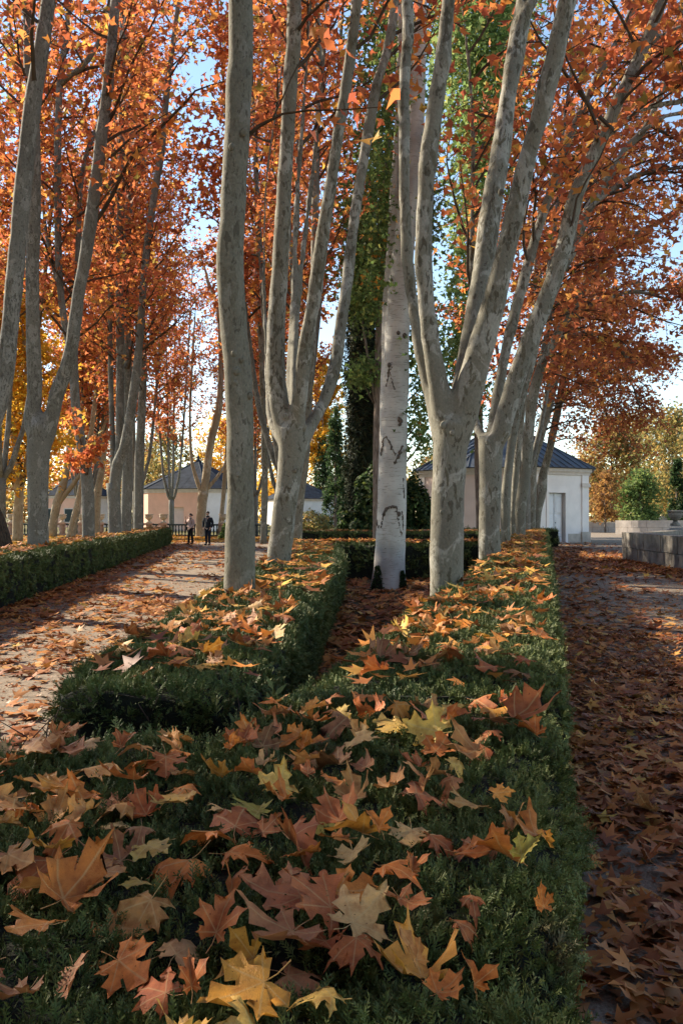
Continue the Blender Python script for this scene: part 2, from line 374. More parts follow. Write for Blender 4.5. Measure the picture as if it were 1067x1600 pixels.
def grow_branches(limbs, rng, z0, spacing, blen, leafsize, nleaf, up=0.45, droop=0.0, bias=None, spread=0.32, tips=True):
    """returns branch tubes [(pts, radii)] and leaf positions"""
    tubes = []; leaves = []
    for P, rad in limbs:
        total = sum((P[i+1]-P[i]).length for i in range(len(P)-1)); s = rng.uniform(0, spacing)
        while s < total:
            p, tan, _ = lerp_path(P, s/total); k = s/total; s += spacing * rng.uniform(0.7, 1.3)
            if p.z < z0: continue
            ang = rng.uniform(0, 2*math.pi); side = Vector((math.cos(ang), math.sin(ang), 0))
            if bias is not None: side = (side + bias).normalized()
            d = (side + Vector((0, 0, up + rng.uniform(-0.25, 0.35))) + tan*0.3).normalized()
            Lb = blen * rng.uniform(0.55, 1.15) * (1.0 - 0.45*k)
            r0 = max(0.012, 0.016*Lb); pts = [p]; rr = [r0]; q = p.copy(); dd = d.copy(); m = 6
            for j in range(m):
                dd = (dd + Vector((rng.normal(0,0.16), rng.normal(0,0.16), rng.normal(0.03,0.12) - droop*(j/m))) ).normalized()
                q = q + dd * (Lb/m); pts.append(q.copy()); rr.append(r0*(1-(j+1)/(m+0.6)))
            tubes.append((pts, rr))
            for j in range(2, m+1):
                for _ in range(2):
                    a2 = rng.uniform(0, 2*math.pi)
                    e = (dd*0.6 + Vector((math.cos(a2), math.sin(a2), rng.uniform(-0.5-droop, 0.7)))).normalized()
                    lt = rng.uniform(0.35, 0.95) * (0.6 + 0.12*Lb); tip = pts[j] + e*lt
                    if rng.random() < 0.6: tubes.append(([pts[j], pts[j].lerp(tip, 0.55) + Vector((0,0,0.03)), tip], [0.010, 0.007, 0.004]))
                    c = rng.random((nleaf, 1)); base = np.array(pts[j])*(1-c) + np.array(tip)*c
                    leaves.append(base + rng.normal(0, spread, (nleaf, 3)) * np.array([1, 1, 0.75]))
    L = np.concatenate(leaves) if leaves else np.zeros((0, 3))
    return tubes, L

def tubes_mesh(name, tubes, n=4):
    Vs = []; Qs = []; b = 0
    for P, r in tubes:
        V, Q = tube_arrays(P, r, n); Vs.append(V); Qs.append(Q + b); b += len(V)
    return fast_mesh(name, np.concatenate(Vs), np.concatenate(Qs))

def trunk_mesh(name, limbs, n=14, voxel=None, lump=0.05, seed=0):
    """trunk and limbs as one skin; voxel > 0 melts the forks together"""
    mb = MB()
    for P, r in limbs: mb.tube(P, r, n)
    me = mb.mesh(name)
    if voxel:
        o = bpy.data.objects.new('tmp', me); COL.objects.link(o)
        m = o.modifiers.new('r', 'REMESH'); m.mode = 'VOXEL'; m.voxel_size = voxel; m.use_smooth_shade = True
        s = o.modifiers.new('s', 'SMOOTH'); s.factor = 0.5; s.iterations = 8
        dg = bpy.context.evaluated_depsgraph_get(); me2 = bpy.data.meshes.new_from_object(o.evaluated_get(dg))
        bpy.data.objects.remove(o); bpy.data.meshes.remove(me); me = me2; me.name = name
    k = len(me.vertices); co = np.empty(k*3); me.vertices.foreach_get('co', co); co = co.reshape(-1, 3)
    no = np.empty(k*3, dtype=np.float32); me.vertices.foreach_get('normal', no); no = no.reshape(-1, 3)
    off = Vector((seed*3.1, seed*1.7, 0)); d = np.empty(k)
    for i in range(k):
        p = Vector(co[i]); d[i] = mnoise.noise(Vector((p.x*2.2, p.y*2.2, p.z*1.1)) + off)*lump*0.6 + mnoise.noise(Vector((p.x*7, p.y*7, p.z*4)) + off)*lump*0.28
    co += no * d[:, None]; me.vertices.foreach_set('co', co.ravel()); me.update()
    me.polygons.foreach_set('use_smooth', [True]*len(me.polygons))
    return me

def traced(pts, Y, dY=0.0, top=None, step=0.35, minr=0.03):
    """limb from photo pixels (px, py, width px) at distance Y (+dY by its end); extended up to height top"""
    n = len(pts); P = []; r = []
    for i, (px, py, wd) in enumerate(pts):
        y = Y + dY * (i / max(1, n-1)) ; P.append(at(px, py, y)); r.append(wd * y / F / 2)
    if top and P[-1].z < top:
        d = (P[-1] - P[-2]).normalized(); d = (d + Vector((0, 0, 0.25))).normalized(); k = 4; dz = (top - P[-1].z)
        q = P[-1].copy(); r0 = r[-1]
        for j in range(k):
            d = (d + Vector((random.uniform(-.12,.12), random.uniform(-.12,.12), 0.05))).normalized()
            q = q + d * (dz/k/max(0.4, d.z)); P.append(q.copy()); r.append(max(minr, r0*(1-(j+1)/(k+0.4))))
    return smooth_path(P, r, step)

NTREE = [0]
def plane_tree(label, group, limbs, z0=6.0, spacing=0.7, blen=3.0, leaf=0.2, nleaf=6, pal=PAL_ORANGE, bark=BARK, voxel=None, n=12, lump=0.05,
               up=0.45, droop=0.0, bias=None, skip=1, spread=0.24, name='plane_tree', extra=None, oval=False, cat='tree', upn=0.25):
    """limbs[0] is the bole; crown grows on limbs[skip:] (all if single)"""
    NTREE[0] += 1; rng = np.random.default_rng(100 + NTREE[0]); base = limbs[0][0][0].copy(); base.z = 0
    root = tag(empty(name, base), label, cat, group)
    # into local coordinates
    loc = [([p - base for p in P], r) for P, r in limbs]
    link('trunk', trunk_mesh('trunk', loc, n, voxel, lump, NTREE[0]), bark, root)
    cl = loc[skip:] if len(loc) > skip else loc
    tubes, L = grow_branches(cl, rng, z0, spacing, blen, leaf, nleaf, up, droop, bias, spread)
    if extra:
        for P, r, nl in extra:
            Q = [p - base for p in P]; tubes.append((Q, r))
            if nl:
                t = rng.integers(len(Q)//2, len(Q), nl); L = np.concatenate([L, np.array([tuple(Q[i]) for i in t]) + rng.normal(0, 0.13, (nl, 3))])
    if tubes: link('branches', tubes_mesh('branches', tubes, 3), TWIG, root, True)['kind'] = 'stuff'
    if len(L): link('crown', leaf_mesh('crown', L, leaf, pal, rng, oval, upn), LEAF, root)['kind'] = 'stuff'
    return root

def blob_tree(label, group, base, h, rad, zc, pal, nleaf, leaf=0.35, bark=BROWNBARK, name='broadleaf_tree', cone=False, trunk_r=0.2, oval=False, lean=0.0, gaps=0.5, cat='tree', nclump=60):
    """background tree: trunk, forking branches, crown of leaf clumps inside an uneven volume"""
    NTREE[0] += 1; rng = np.random.default_rng(500 + NTREE[0]); root = tag(empty(name, (base[0], base[1], 0)), label, cat, group)
    top = Vector((lean*h, 0, h*0.86)); P = [Vector((0,0,-0.1)), Vector((lean*h*0.15,0,h*0.25)), Vector((lean*h*0.5, 0.1, h*0.55)), top]
    P, r = smooth_path(P, [trunk_r, trunk_r*0.85, trunk_r*0.5, 0.03], 0.8)
    link('trunk', trunk_mesh('trunk', [(P, r)], 9, None, 0.04, NTREE[0]), bark, root)
    cl = []; tubes = []
    for i in range(nclump):
        u = rng.random(); z = zc + (h-zc)*u
        if cone: rr = rad * (1-u)**0.75 * (0.9 + 0.1*rng.random()) + 0.1
        else: rr = rad * math.sqrt(max(0.05, 1-(2*u-0.9)**2)) * rng.uniform(0.45, 1.05)
        a = rng.uniform(0, 2*math.pi); c = Vector((math.cos(a)*rr + lean*z, math.sin(a)*rr, z)); cl.append(c)
        s, _, _ = lerp_path(P, min(0.97, max(0.12, (z - 0.25*rr)/h)))
        mid = s.lerp(c, 0.5) + Vector((0, 0, 0.1*rr)); tubes.append(([s, mid, c], [0.045, 0.03, 0.012]))
    link('branches', tubes_mesh('branches', tubes, 4), TWIG, root, True)['kind'] = 'stuff'
    C = np.array([tuple(c) for c in cl]); k = rng.integers(0, len(C), nleaf); sp = (rad*0.24 if not cone else rad*0.22)
    pos = C[k] + rng.normal(0, 1, (nleaf, 3)) * np.array([sp, sp, sp*0.8 if not cone else sp*1.4])
    pos[:, 2] = np.maximum(pos[:, 2], 0.15)
    link('crown', leaf_mesh('crown', pos, leaf, pal, rng, oval), LEAF, root)['kind'] = 'stuff'
    return root

# ------------------------------------------------------------------ ground, paths, beds
def sheet(name, poly, z, mat, kind='structure'):
    me = bpy.data.meshes.new(name); me.from_pydata([(x, y, z) for x, y in poly], [], [tuple(range(len(poly)))]); me.update()
    return tag(link(name, me, mat), kind=kind)
def rx(Y): return 0.06 + 0.2435*Y              # right face of the long right hedge
def lx(Y): return -3.85 - 0.116*Y              # path side of the left boundary hedge
sheet('ground', [(-900,-300),(900,-300),(900,1500),(-900,1500)], 0.0, LAWN)
sheet('left_path', [(-3.4,-4),(-1.0,-4),(-1.05,20),(-1.4,34),(-2.0,52),(-10.2,53.5),(lx(46),46),(lx(0),0)], 0.004, GRAVEL)
sheet('right_path', [(rx(-4)+.05,-4),(40,-4),(60,120),(16,120),(rx(44)+.3,44),(rx(20)+.02,20)], 0.004, GRAVEL)
sheet('garden_bed', [(-1.0,2.4),(0.6,2.4),(rx(20)-.1,20),(-1.0,20)], 0.004, SOIL)

# ------------------------------------------------------------------ plane trees: the pair of rows on the near hedges
GR = 'plane trees along the right hedge'; GL = 'plane trees along the middle hedge'; GB = 'plane trees behind the left boundary hedge'
def tr(*a, **k): return traced(list(a), **k)

# single straight trunk, nearest
Y = 7.3
t0 = [tr((373,1070,50),(374,927,48),(376,827,46),(376,677,45),(372,584,47),(367,527,45),(361,471,43),(359,396,44),(366,300,43),(371,225,42),(375,125,42),(377,12,41), Y=Y, top=17, step=.25)]
brn = smooth_path([at(388,210,Y), at(405,195,Y-.05), at(425,185,Y-.1), at(442,176,Y-.15), at(480,171,Y-.25), at(530,170,Y-.4), at(590,166,Y-.6)], [.022,.018,.014,.012,.010,.008,.004], .12)
br2 = smooth_path([at(425,185,Y-.1), at(442,150,Y-.2), at(455,120,Y-.25), at(470,92,Y-.3), at(500,50,Y-.4)], [.009,.008,.007,.006,.003], .12)
ROOT0 = plane_tree('single grey plane trunk without a fork, nearest the camera, in the middle hedge', GL, t0, z0=10, spacing=.8, blen=2.6, leaf=.15, nleaf=4, skip=1, voxel=.032, n=18, lump=.035, bark=BARK_S,
           extra=[(brn[0], brn[1], 16), (br2[0], br2[1], 7)])
# five-limbed tree behind it
Y = 11.8
t3 = [tr((433,960,40),(435,880,37),(440,840,36),(445,790,37),(452,740,40),(457,700,46),(455,668,50), Y=Y, step=.2),
      tr((450,700,30),(441,655,31),(433,600,30),(431,516,29),(438,411,28),(444,306,26),(450,180,24),(455,100,24),(460,12,23), Y=Y, top=20, step=.3),
      tr((460,700,30),(464,650,27),(468,615,26),(477,542,25),(490,464,25),(502,385,23),(514,306,21),(530,200,20),(548,80,19),(558,0,18), Y=Y, dY=-1, top=20, step=.3),
      tr((463,705,30),(480,674,24),(505,630,21),(524,569,20),(535,490,20),(543,437,20),(551,359,19),(568,249,18),(589,131,17),(612,39,16), Y=Y, dY=1.5, top=20, step=.3),
      tr((455,690,18),(452,595,12),(459,464,11),(463,332,10),(475,150,8), Y=Y, dY=2.5, top=18, step=.3),
      tr((460,690,16),(461,542,11),(469,437,10),(482,322,9),(500,170,8), Y=Y, dY=3, top=18, step=.3),
      tr((440,690,16),(425,660,16),(419,610,12),(416,545,9),(412,420,7), Y=Y, dY=2, top=12, step=.3)]
ROOT3 = plane_tree('plane tree with many upright limbs fanning from one low fork, middle hedge', GL, t3, z0=7.5, spacing=.6, blen=2.6, leaf=.178, nleaf=5, voxel=.036, n=16, lump=.035)
# next in that row
t3b = [tr((463,860,17),(466,800,16),(473,740,16),(477,700,15),(480,640,14),(487,520,13),(492,380,12),(494,250,11),(500,100,10), Y=22, top=21), 
       tr((478,690,9),(470,600,8),(460,480,7),(452,330,6),(450,180,5), Y=22, dY=1, top=18)]
plane_tree('slim plane trunk just behind the many-limbed plane tree of the middle hedge', GL, t3b, z0=6.5, spacing=.5, blen=3, leaf=.178, nleaf=6, skip=0)
t3c = [tr((412,850,11),(414,760,10),(413,690,10),(410,600,9),(407,500,8),(404,400,8),(400,250,7), Y=33, top=22),
       tr((411,620,6),(424,560,5),(432,440,4.5),(436,300,4), Y=33, dY=1, top=19)]
plane_tree('thin straight plane tree between the unforked trunk and the many-limbed tree', GL, t3c, z0=6, spacing=.45, blen=3.2, leaf=.178, nleaf=7, skip=0)

# right row
Y = 8.0
t1 = [tr((697,1050,54),(697,915,52),(698,840,52),(701,760,51),(704,700,54),(708,660,64), Y=Y, step=.18),
      tr((694,690,34),(682,650,29),(668,600,22),(654,537,21),(643,469,20),(636,410,20),(632,297,20),(631,210,20),(630,156,23),(635,79,19),(636,0,19), Y=Y, dY=.8, top=18, step=.25),
      tr((700,690,40),(690,635,34),(678,565,30),(666,482,29),(661,410,28),(662,341,28),(670,236,27),(686,118,25),(699,26,24), Y=Y, dY=-.3, top=18, step=.25),
      tr((714,690,40),(724,620,40),(732,557,36),(746,468,34),(758,400,33),(770,315,32),(786,210,31),(801,105,30),(817,13,28), Y=Y, dY=.9, top=18, step=.25),
      tr((712,685,46),(728,630,44),(748,555,41),(773,468,37),(792,385,33),(812,302,31),(828,232,31),(847,168,32),(868,85,31),(888,0,30), Y=Y, dY=-.6, top=18, step=.25),
      tr((812,30,14),(832,5,13),(850,-40,11), Y=Y+.8, top=10, step=.2)]
ROOT1 = plane_tree('big mottled plane tree with four stout limbs, nearest in the right hedge', GR, t1, z0=9.5, spacing=.8, blen=2.4, leaf=.15, nleaf=4, voxel=.031, n=18, lump=.035, bias=Vector((.3,0,0)))
Y = 13.6
t2 = [tr((765,960,37),(765,870,35),(765,800,34),(766,740,34),(767,700,38),(768,682,42), Y=Y, step=.2),
      tr((766,700,20),(755,685,17),(745,668,15),(741,650,14),(737,600,12),(735,480,10),(738,330,8), Y=Y, dY=1.5, top=15, step=.3),
      tr((768,700,22),(771,665,19),(779,610,19),(796,521,18),(821,426,17),(852,323,15),(886,223,14),(915,157,13),(941,105,12),(983,26,11), Y=Y, dY=1.5, top=17, step=.3),
      tr((768,702,32),(783,675,31),(806,592,30),(831,521,29),(860,451,28),(882,380,26),(900,302,25),(931,236,23),(963,163,21),(1000,84,19),(1036,0,17), Y=Y, dY=-1, top=16, step=.3),
      tr((957,208,9),(985,180,8.5),(1020,164,8),(1067,157,7),(1130,150,4), Y=Y-.8, step=.25),
      tr((1005,78,10),(1030,55,9),(1067,38,8),(1120,15,5), Y=Y-.9, step=.25)]
ROOT2 = plane_tree('second plane tree of the right hedge, Y shaped, one long limb leaning over the path', GR, t2, z0=5.2, spacing=.42, blen=2.6, leaf=.172, nleaf=6, pal=PAL_ORANGE, voxel=.036, n=16, lump=.035, bias=Vector((.55,.2,0)), up=.35)
RB = Vector((.75, .1, 0))
t4 = [tr((787,880,15),(790,840,15),(790,769,15),(804,663,15),(826,578,14),(845,500,14),(868,440,15),(893,395,15),(921,323,15),(947,283,14),(978,231,12),(1005,205,11),(1028,157,9),(1057,79,8), Y=19.2, dY=-1, top=13),
      tr((915,330,9),(950,300,8),(1000,270,7),(1067,262,6),(1120,265,4), Y=18.5, step=.3), tr((845,505,9),(856,430,8),(870,330,7),(880,200,6), Y=19, dY=2, top=17), tr((1000,208,7),(1040,180,6),(1090,172,4), Y=18.2, step=.3)]
plane_tree('third plane tree of the right hedge, slim limb arching far over the path', GR, t4, z0=5.2, spacing=.36, blen=2.9, leaf=.172, nleaf=7, pal=PAL_RUST, skip=0, bias=RB, up=.1, droop=.25)
t5 = [tr((812,860,17),(814,786,17),(822,733,16),(831,627,16),(849,564,15),(870,525,14),(891,486,13),(920,436,11),(950,400,9),(1000,360,7),(1060,335,5), Y=24.8, dY=-1.5),
      tr((836,610,9),(850,540,9),(866,470,8),(878,400,7),(900,320,6),(930,220,5), Y=24.8, dY=1, top=18), tr((893,484,8),(940,470,7),(990,455,6),(1050,470,4), Y=24.3, step=.3), tr((870,530,7),(910,520,6),(950,530,5),(990,570,4), Y=24.5, step=.3)]
plane_tree('fourth plane tree of the right hedge, mottled trunk bending right', GR, t5, z0=5.5, spacing=.36, blen=3.2, leaf=.172, nleaf=8, pal=PAL_RUST, skip=0, bias=RB, up=.05, droop=.35)
t5b = [tr((801,850,11),(803,780,11),(811,680,11),(822,600,10),(838,520,10),(860,430,9),(890,340,8),(930,240,7),(990,130,6), Y=30.4, dY=-1, top=19),
       tr((838,520,6),(836,430,6),(842,330,5),(850,200,5), Y=30.4, dY=1, top=19)]
plane_tree('fifth plane tree of the right hedge, half hidden between its neighbours', GR, t5b, z0=6, spacing=.4, blen=3.2, leaf=.178, nleaf=8, pal=PAL_RUST, skip=0, bias=Vector((.6,.2,0)), up=.2, droop=.2)
t6 = [tr((829,840,13),(831,790,13),(830,735,16),(834,712,13),(842,691,12),(856,641,12),(870,578,12),(883,535,11),(890,470,9),(905,400,8),(940,320,6), Y=37, top=19),
      tr((884,530,7),(910,490,6),(950,455,5),(1000,440,4), Y=37, step=.4), tr((875,560,6),(905,545,5),(930,555,4),(950,600,3), Y=36.5, step=.3)]
plane_tree('leaning plane trunk next to last before the white pavilion', GR, t6, z0=4.9, spacing=.36, blen=3.4, leaf=.178, nleaf=8, pal=PAL_RUST, skip=0, bias=RB, up=.05, droop=.4)
t7 = [tr((836,840,14),(839,800,13),(846,765,17),(848,740,13),(857,709,12),(870,645,12),(881,592,12),(891,557,10),(916,518,8),(950,480,6),(1000,470,5), Y=41, top=15),
      tr((885,575,7),(905,560,6),(940,545,5),(985,548,4),(1020,575,3), Y=41, step=.4), tr((870,640,6),(900,600,5),(930,605,4),(950,655,3), Y=40.5, step=.3), tr((885,580,5),(920,575,4),(955,620,3),(968,680,2.5), Y=39, step=.3), tr((905,520,5),(950,545,4),(985,595,3),(1000,640,2.5), Y=38, step=.3), tr((893,550,7),(897,500,6),(915,420,5),(930,300,4), Y=41, top=17)]
plane_tree('last leaning plane tree of the right hedge with a burl, before the white pavilion', GR, t7, z0=4.9, spacing=.3, blen=3.2, leaf=.178, nleaf=9, pal=PAL_RUST, skip=0, bias=RB, up=-.05, droop=.5)

def knots(root, Y, lst, bark):
    for px, py, wpx, spx in lst:
        y = Y - wpx*Y/F/2*.93; c = at(px, py, y) - Vector(root.location); q = spx*Y/F; b_ = bmesh.new(); bmesh.ops.create_icosphere(b_, subdivisions=2, radius=1)
        for v in b_.verts: v.co *= 1 + .22*mnoise.noise(v.co*2.3 + c)
        bmesh.ops.scale(b_, vec=(q, q*.55, q*1.25), verts=b_.verts); bmesh.ops.translate(b_, vec=c, verts=b_.verts); me = bpy.data.meshes.new('knot'); b_.to_mesh(me); b_.free(); link('knot', me, bark, root, True)
knots(ROOT0, 7.3, [(370,580,47,6),(378,562,46,4),(366,552,46,5),(368,598,47,4),(381,205,42,6),(362,228,42,5),(391,618,30,5),(372,742,46,3)], BARK_S)
knots(ROOT3, 11.8, [(474,668,30,6),(447,650,40,4),(452,760,38,3),(462,735,40,3)], BARK)
knots(ROOT1, 8.0, [(692,664,60,5),(706,676,60,4),(721,662,50,4),(664,372,28,5),(826,236,30,7),(783,300,32,5),(690,800,52,3)], BARK)
knots(ROOT2, 13.6, [(762,690,40,4),(772,742,34,4),(905,300,24,4)], BARK)

# left boundary row
Y = 13.0
tc = [tr((-55,960,44),(-50,850,42),(-38,740,40),(-20,672,38),(-14,652,14), Y=Y), tr((-20,675,38),(-4,630,34),(5,600,30),(16,511,27),(25,406,26),(39,262,27),(55,131,25),(73,13,24), Y=Y, top=18, step=.3), tr((-25,665,28),(-60,590,24),(-80,480,22),(-90,300,20), Y=Y, top=18, step=.3)]
plane_tree('plane limb slanting up at the left edge of the picture, its foot out of view', GB, tc, z0=8, spacing=.6, blen=3, leaf=.15, nleaf=6, pal=PAL_ORANGE, bark=BARK_L, voxel=.035, n=14, lump=.03)
Y = 17.5
tb = [tr((58,925,38),(60,858,34),(60,800,32),(60,747,33),(61,700,37),(65,668,40),(67,652,26),(68,644,10), Y=Y, step=.2), tr((58,690,26),(50,664,26),(54,616,24),(52,511,22),(51,406,22),(54,262,20),(46,100,18), Y=Y, top=20, step=.3),
      tr((72,690,24),(84,640,23),(90,612,24),(104,575,22),(113,537,21),(123,459,21),(136,388,20),(147,302,20),(157,223,19),(168,131,18),(180,0,16), Y=Y, dY=-.5, top=19, step=.3)]
dk = smooth_path([at(150,345,Y), at(175,305,Y-.2), at(205,245,Y-.5), at(255,193,Y-.8), at(290,158,Y-1), at(305,140,Y-1.1), at(350,125,Y-1.4)], [.05,.045,.04,.034,.028,.022,.012], .3)
dk2 = smooth_path([at(152,215,Y), at(178,175,Y-.3), at(200,110,Y-.5), at(230,50,Y-.8), at(260,-10,Y-1)], [.035,.032,.028,.022,.015], .3)
plane_tree('forked grey plane tree with a sunlit edge behind the left hedge', GB, tb, z0=7.5, spacing=.5, blen=3.2, leaf=.178, nleaf=6, bark=BARK_L, voxel=.04, n=14, lump=.03, extra=[(dk[0], dk[1], 60), (dk2[0], dk2[1], 40)])
Y = 23.0
td = [tr((139,890,21),(139,850,20),(138,780,20),(135,735,18),(127,690,16),(119,640,15),(114,551,14), Y=Y), tr((116,570,12),(100,500,11),(95,455,11),(91,400,11),(90,236,11),(93,130,10),(105,40,9), Y=Y, top=19),
      tr((116,570,11),(119,480,10),(121,417,9),(126,289,8),(136,236,7),(150,200,5), Y=Y, dY=1, top=17), tr((93,132,9),(110,115,8),(126,105,8),(152,68,7),(168,15,6), Y=Y, dY=-.5, top=17, step=.3), tr((100,480,6),(75,380,5),(66,300,5),(60,180,4), Y=Y, dY=1, top=16)]
plane_tree('dark-limbed plane tree with leafy shoots round its trunk behind the left hedge', GB, td, z0=6.3, spacing=.5, blen=3.2, leaf=.178, nleaf=8, bark=BARK_L, skip=1, lump=.02,
           extra=[(smooth_path([at(137,745,Y-.1), at(120,720,Y-.6), at(105,715,Y-.9)], [.02,.015,.006], .1) + (70,)), (smooth_path([at(137,735,Y-.1), at(150,700,Y-.6), at(165,690,Y-.8)], [.02,.015,.006], .1) + (80,)), (smooth_path([at(130,700,Y-.1), at(120,670,Y-.5), at(112,650,Y-.8)], [.02,.015,.006], .1) + (60,)), (smooth_path([at(137,745,Y-.1), at(140,720,Y-.4), at(142,705,Y-.8)], [.02,.015,.006], .1) + (80,))])
Y = 28.0
te = [tr((180,880,22),(180,842,21),(179,790,20),(177,755,22), Y=Y), tr((178,775,19),(184,725,18),(194,703,17),(207,629,15),(218,537,12),(223,459,11),(228,400,11),(239,315,11),(252,236,11),(260,144,10),(270,66,8),(278,5,7), Y=Y, dY=-1, top=22),
      tr((179,770,14),(186,700,13),(188,600,13),(188,511,13),(187,394,13),(189,315,12),(190,150,10),(192,0,9), Y=Y, dY=.6, top=22), tr((178,760,10),(176,690,9),(174,616,8),(172,511,8),(174,393,7),(176,250,6), Y=Y, dY=1, top=19)]
plane_tree('plane tree whose curved limb crosses the two trunks beside it, left hedge', GB, te, z0=6.5, spacing=.45, blen=3.2, leaf=.178, nleaf=6, bark=BARK_L, lump=.02)
te2 = [tr((197,870,19),(197,838,18),(199,747,17),(199,620,14),(199,511,12),(199,393,12),(204,250,11),(207,100,10), Y=31.5, top=23), tr((199,600,7),(196,480,6),(192,350,6),(186,200,5), Y=31.5, dY=1, top=20)]
plane_tree('straight plane trunk, middle one of three standing close behind the left hedge', GB, te2, z0=6.5, spacing=.45, blen=3.4, leaf=.178, nleaf=7, skip=0, bark=BARK_L, lump=.02)
te3 = [tr((217,860,17),(217,836,16),(218,721,15),(222,640,13),(224,560,11),(222,480,10),(222,394,9),(222,289,8),(226,150,7), Y=35, top=23), tr((219,600,7),(214,511,6),(212,393,6),(208,250,5), Y=35, dY=1, top=22)]
plane_tree('plane trunk nearest the path end of the left hedge, third of the close group', GB, te3, z0=6.5, spacing=.45, blen=3.4, leaf=.178, nleaf=7, skip=0, bark=BARK_L, lump=.02)
# the same row goes on towards and beside the camera, out of view: it shades the foreground
for i, (x, y) in enumerate([(-5.6, 7.0), (-5.0, 2.0), (-4.6, -3)]):
    b = Vector((x, y, 0)); lm = [smooth_path([b+Vector((0,0,-.1)), b+Vector((.05,0,1.5)), b+Vector((.1,.1,3))], [.22,.2,.22], .4)]
    for k in range(4):
        a = k*1.6 + i; lm.append(smooth_path([b+Vector((.1,.1,2.8)), b+Vector((.6*math.cos(a),.6*math.sin(a),5)), b+Vector((1.6*math.cos(a),1.6*math.sin(a),10)), b+Vector((2.4*math.cos(a),2.4*math.sin(a),17))], [.13,.11,.08,.03], .6))
    plane_tree('plane tree beside the viewpoint, out of view to the left', GB, lm, z0=6.5, spacing=.55, blen=2.6, leaf=.178, nleaf=6, bark=BARK_L, spread=.3, bias=Vector((-.3,-.2,0)))
for i, (x, y) in enumerate([(-15.5, 10.0), (-14.5, 3.5)]):
    b = Vector((x, y, 0)); lm = [smooth_path([b+Vector((0,0,-.1)), b+Vector((.05,0,1.5)), b+Vector((.1,.1,3.4))], [.24,.22,.24], .5)]
    for k in range(4):
        a = k*1.6 + i; lm.append(smooth_path([b+Vector((.1,.1,3.2)), b+Vector((.6*math.cos(a),.6*math.sin(a),6)), b+Vector((1.6*math.cos(a),1.6*math.sin(a),11)), b+Vector((2.4*math.cos(a),2.4*math.sin(a),19))], [.13,.11,.08,.03], .8))
    plane_tree('plane tree of the outer row on the lawn, left of the picture', 'outer plane trees on the lawn', lm, z0=5.5, spacing=.55, blen=3.8, leaf=.26, nleaf=7, bark=BARK_L)

# tall planes continuing the avenue (upper middle and upper left foliage)
def far_plane(label, group, base, top, pal, trunk=.2, bark=BARK_L, leaf=.24, nleaf=8, z0=6, blen=3.6, spacing=.55, lean=(0,0), k=4, spr=2.2, fork=3.0, seed=0, droop=0.0):
    rr = random.Random(seed); b = Vector((base[0], base[1], 0)); l = Vector((lean[0], lean[1], 0))
    lm = [smooth_path([b+Vector((0,0,-.2)), b+l*.3+Vector((0,0,fork*.5)), b+l+Vector((0,0,fork))], [trunk*1.15, trunk, trunk*1.05], .6)]
    for j in range(k):
        a = j*2*math.pi/k + rr.uniform(-.5,.5); s = spr*rr.uniform(.6,1.2); d = Vector((math.cos(a), math.sin(a), 0)); H = top*rr.uniform(.85,1.0)
        lm.append(smooth_path([b+l*.92+Vector((0,0,fork*.93)), b+l*1.2+d*s*.35+Vector((0,0,fork+2)), b+l*1.4+d*s*.7+Vector((0,0,(H+fork)*.5)), b+l*1.5+d*s+Vector((0,0,H))], [trunk*.62, trunk*.5, trunk*.36, .03], .9))
    return plane_tree(label, group, lm, z0=z0, spacing=spacing, blen=blen, leaf=leaf, nleaf=nleaf, pal=pal, bark=bark, n=10, lump=.03, droop=droop)
far_plane('plane tree beyond the cross hedges, orange crown over the middle hedge', GL, (-2.0, 29), 23, PAL_ORANGE, z0=7.5, seed=1)
far_plane('tall orange plane tree far down the middle row', GL, (-3.5, 46), 26, PAL_ORANGE, z0=6, leaf=0.230, seed=2)
far_plane('orange plane tree right of the far path, behind the thin trunks', GL, (-6.2, 60), 25, PAL_ORANGE, z0=6, leaf=0.279, seed=3, blen=4.2)
far_plane('plane tree far along the left row, orange crown over the path', GB, (-12.6, 51), 26, PAL_ORANGE, z0=7, leaf=0.246, seed=5, nleaf=7)
far_plane('orange plane tree on the left lawn behind the forked tree', 'plane trees on the left lawn', (-13.5, 33), 22, PAL_ORANGE, z0=9, leaf=0.213, seed=6)
far_plane('orange plane tree on the left lawn at the picture edge', 'plane trees on the left lawn', (-14.0, 26.5), 21, PAL_MIXED, z0=9, leaf=0.197, seed=8)
far_plane('plane tree high above the left lawn, deep orange', 'plane trees on the left lawn', (-19.5, 43), 25, PAL_ORANGE, z0=11, leaf=0.246, seed=9, blen=4.2)
far_plane('plane tree behind the pink pavilion trees, orange crown', 'plane trees on the left lawn', (-17, 56), 26, PAL_ORANGE, z0=7, leaf=0.279, seed=10, blen=4.5)
far_plane('orange plane tree rising behind the white poplar trunks', 'plane trees behind the right row', (7.5, 34), 14.5, PAL_ORANGE, z0=5.5, leaf=0.197, seed=11, blen=3, spr=1.8)
far_plane('plane tree right of the path out of view, its crown reaching in', 'plane trees behind the right row', (14.5, 24), 17, PAL_RUST, z0=7, leaf=.22, seed=13, blen=4.2, spr=3, droop=.25, nleaf=9)
far_plane('tall yellow-orange plane tree between the middle hedge and the cypress', 'plane trees beyond the cross hedges', (-3.4, 142), 29, PAL_YELLOW, z0=9, leaf=0.5, seed=14, blen=4)

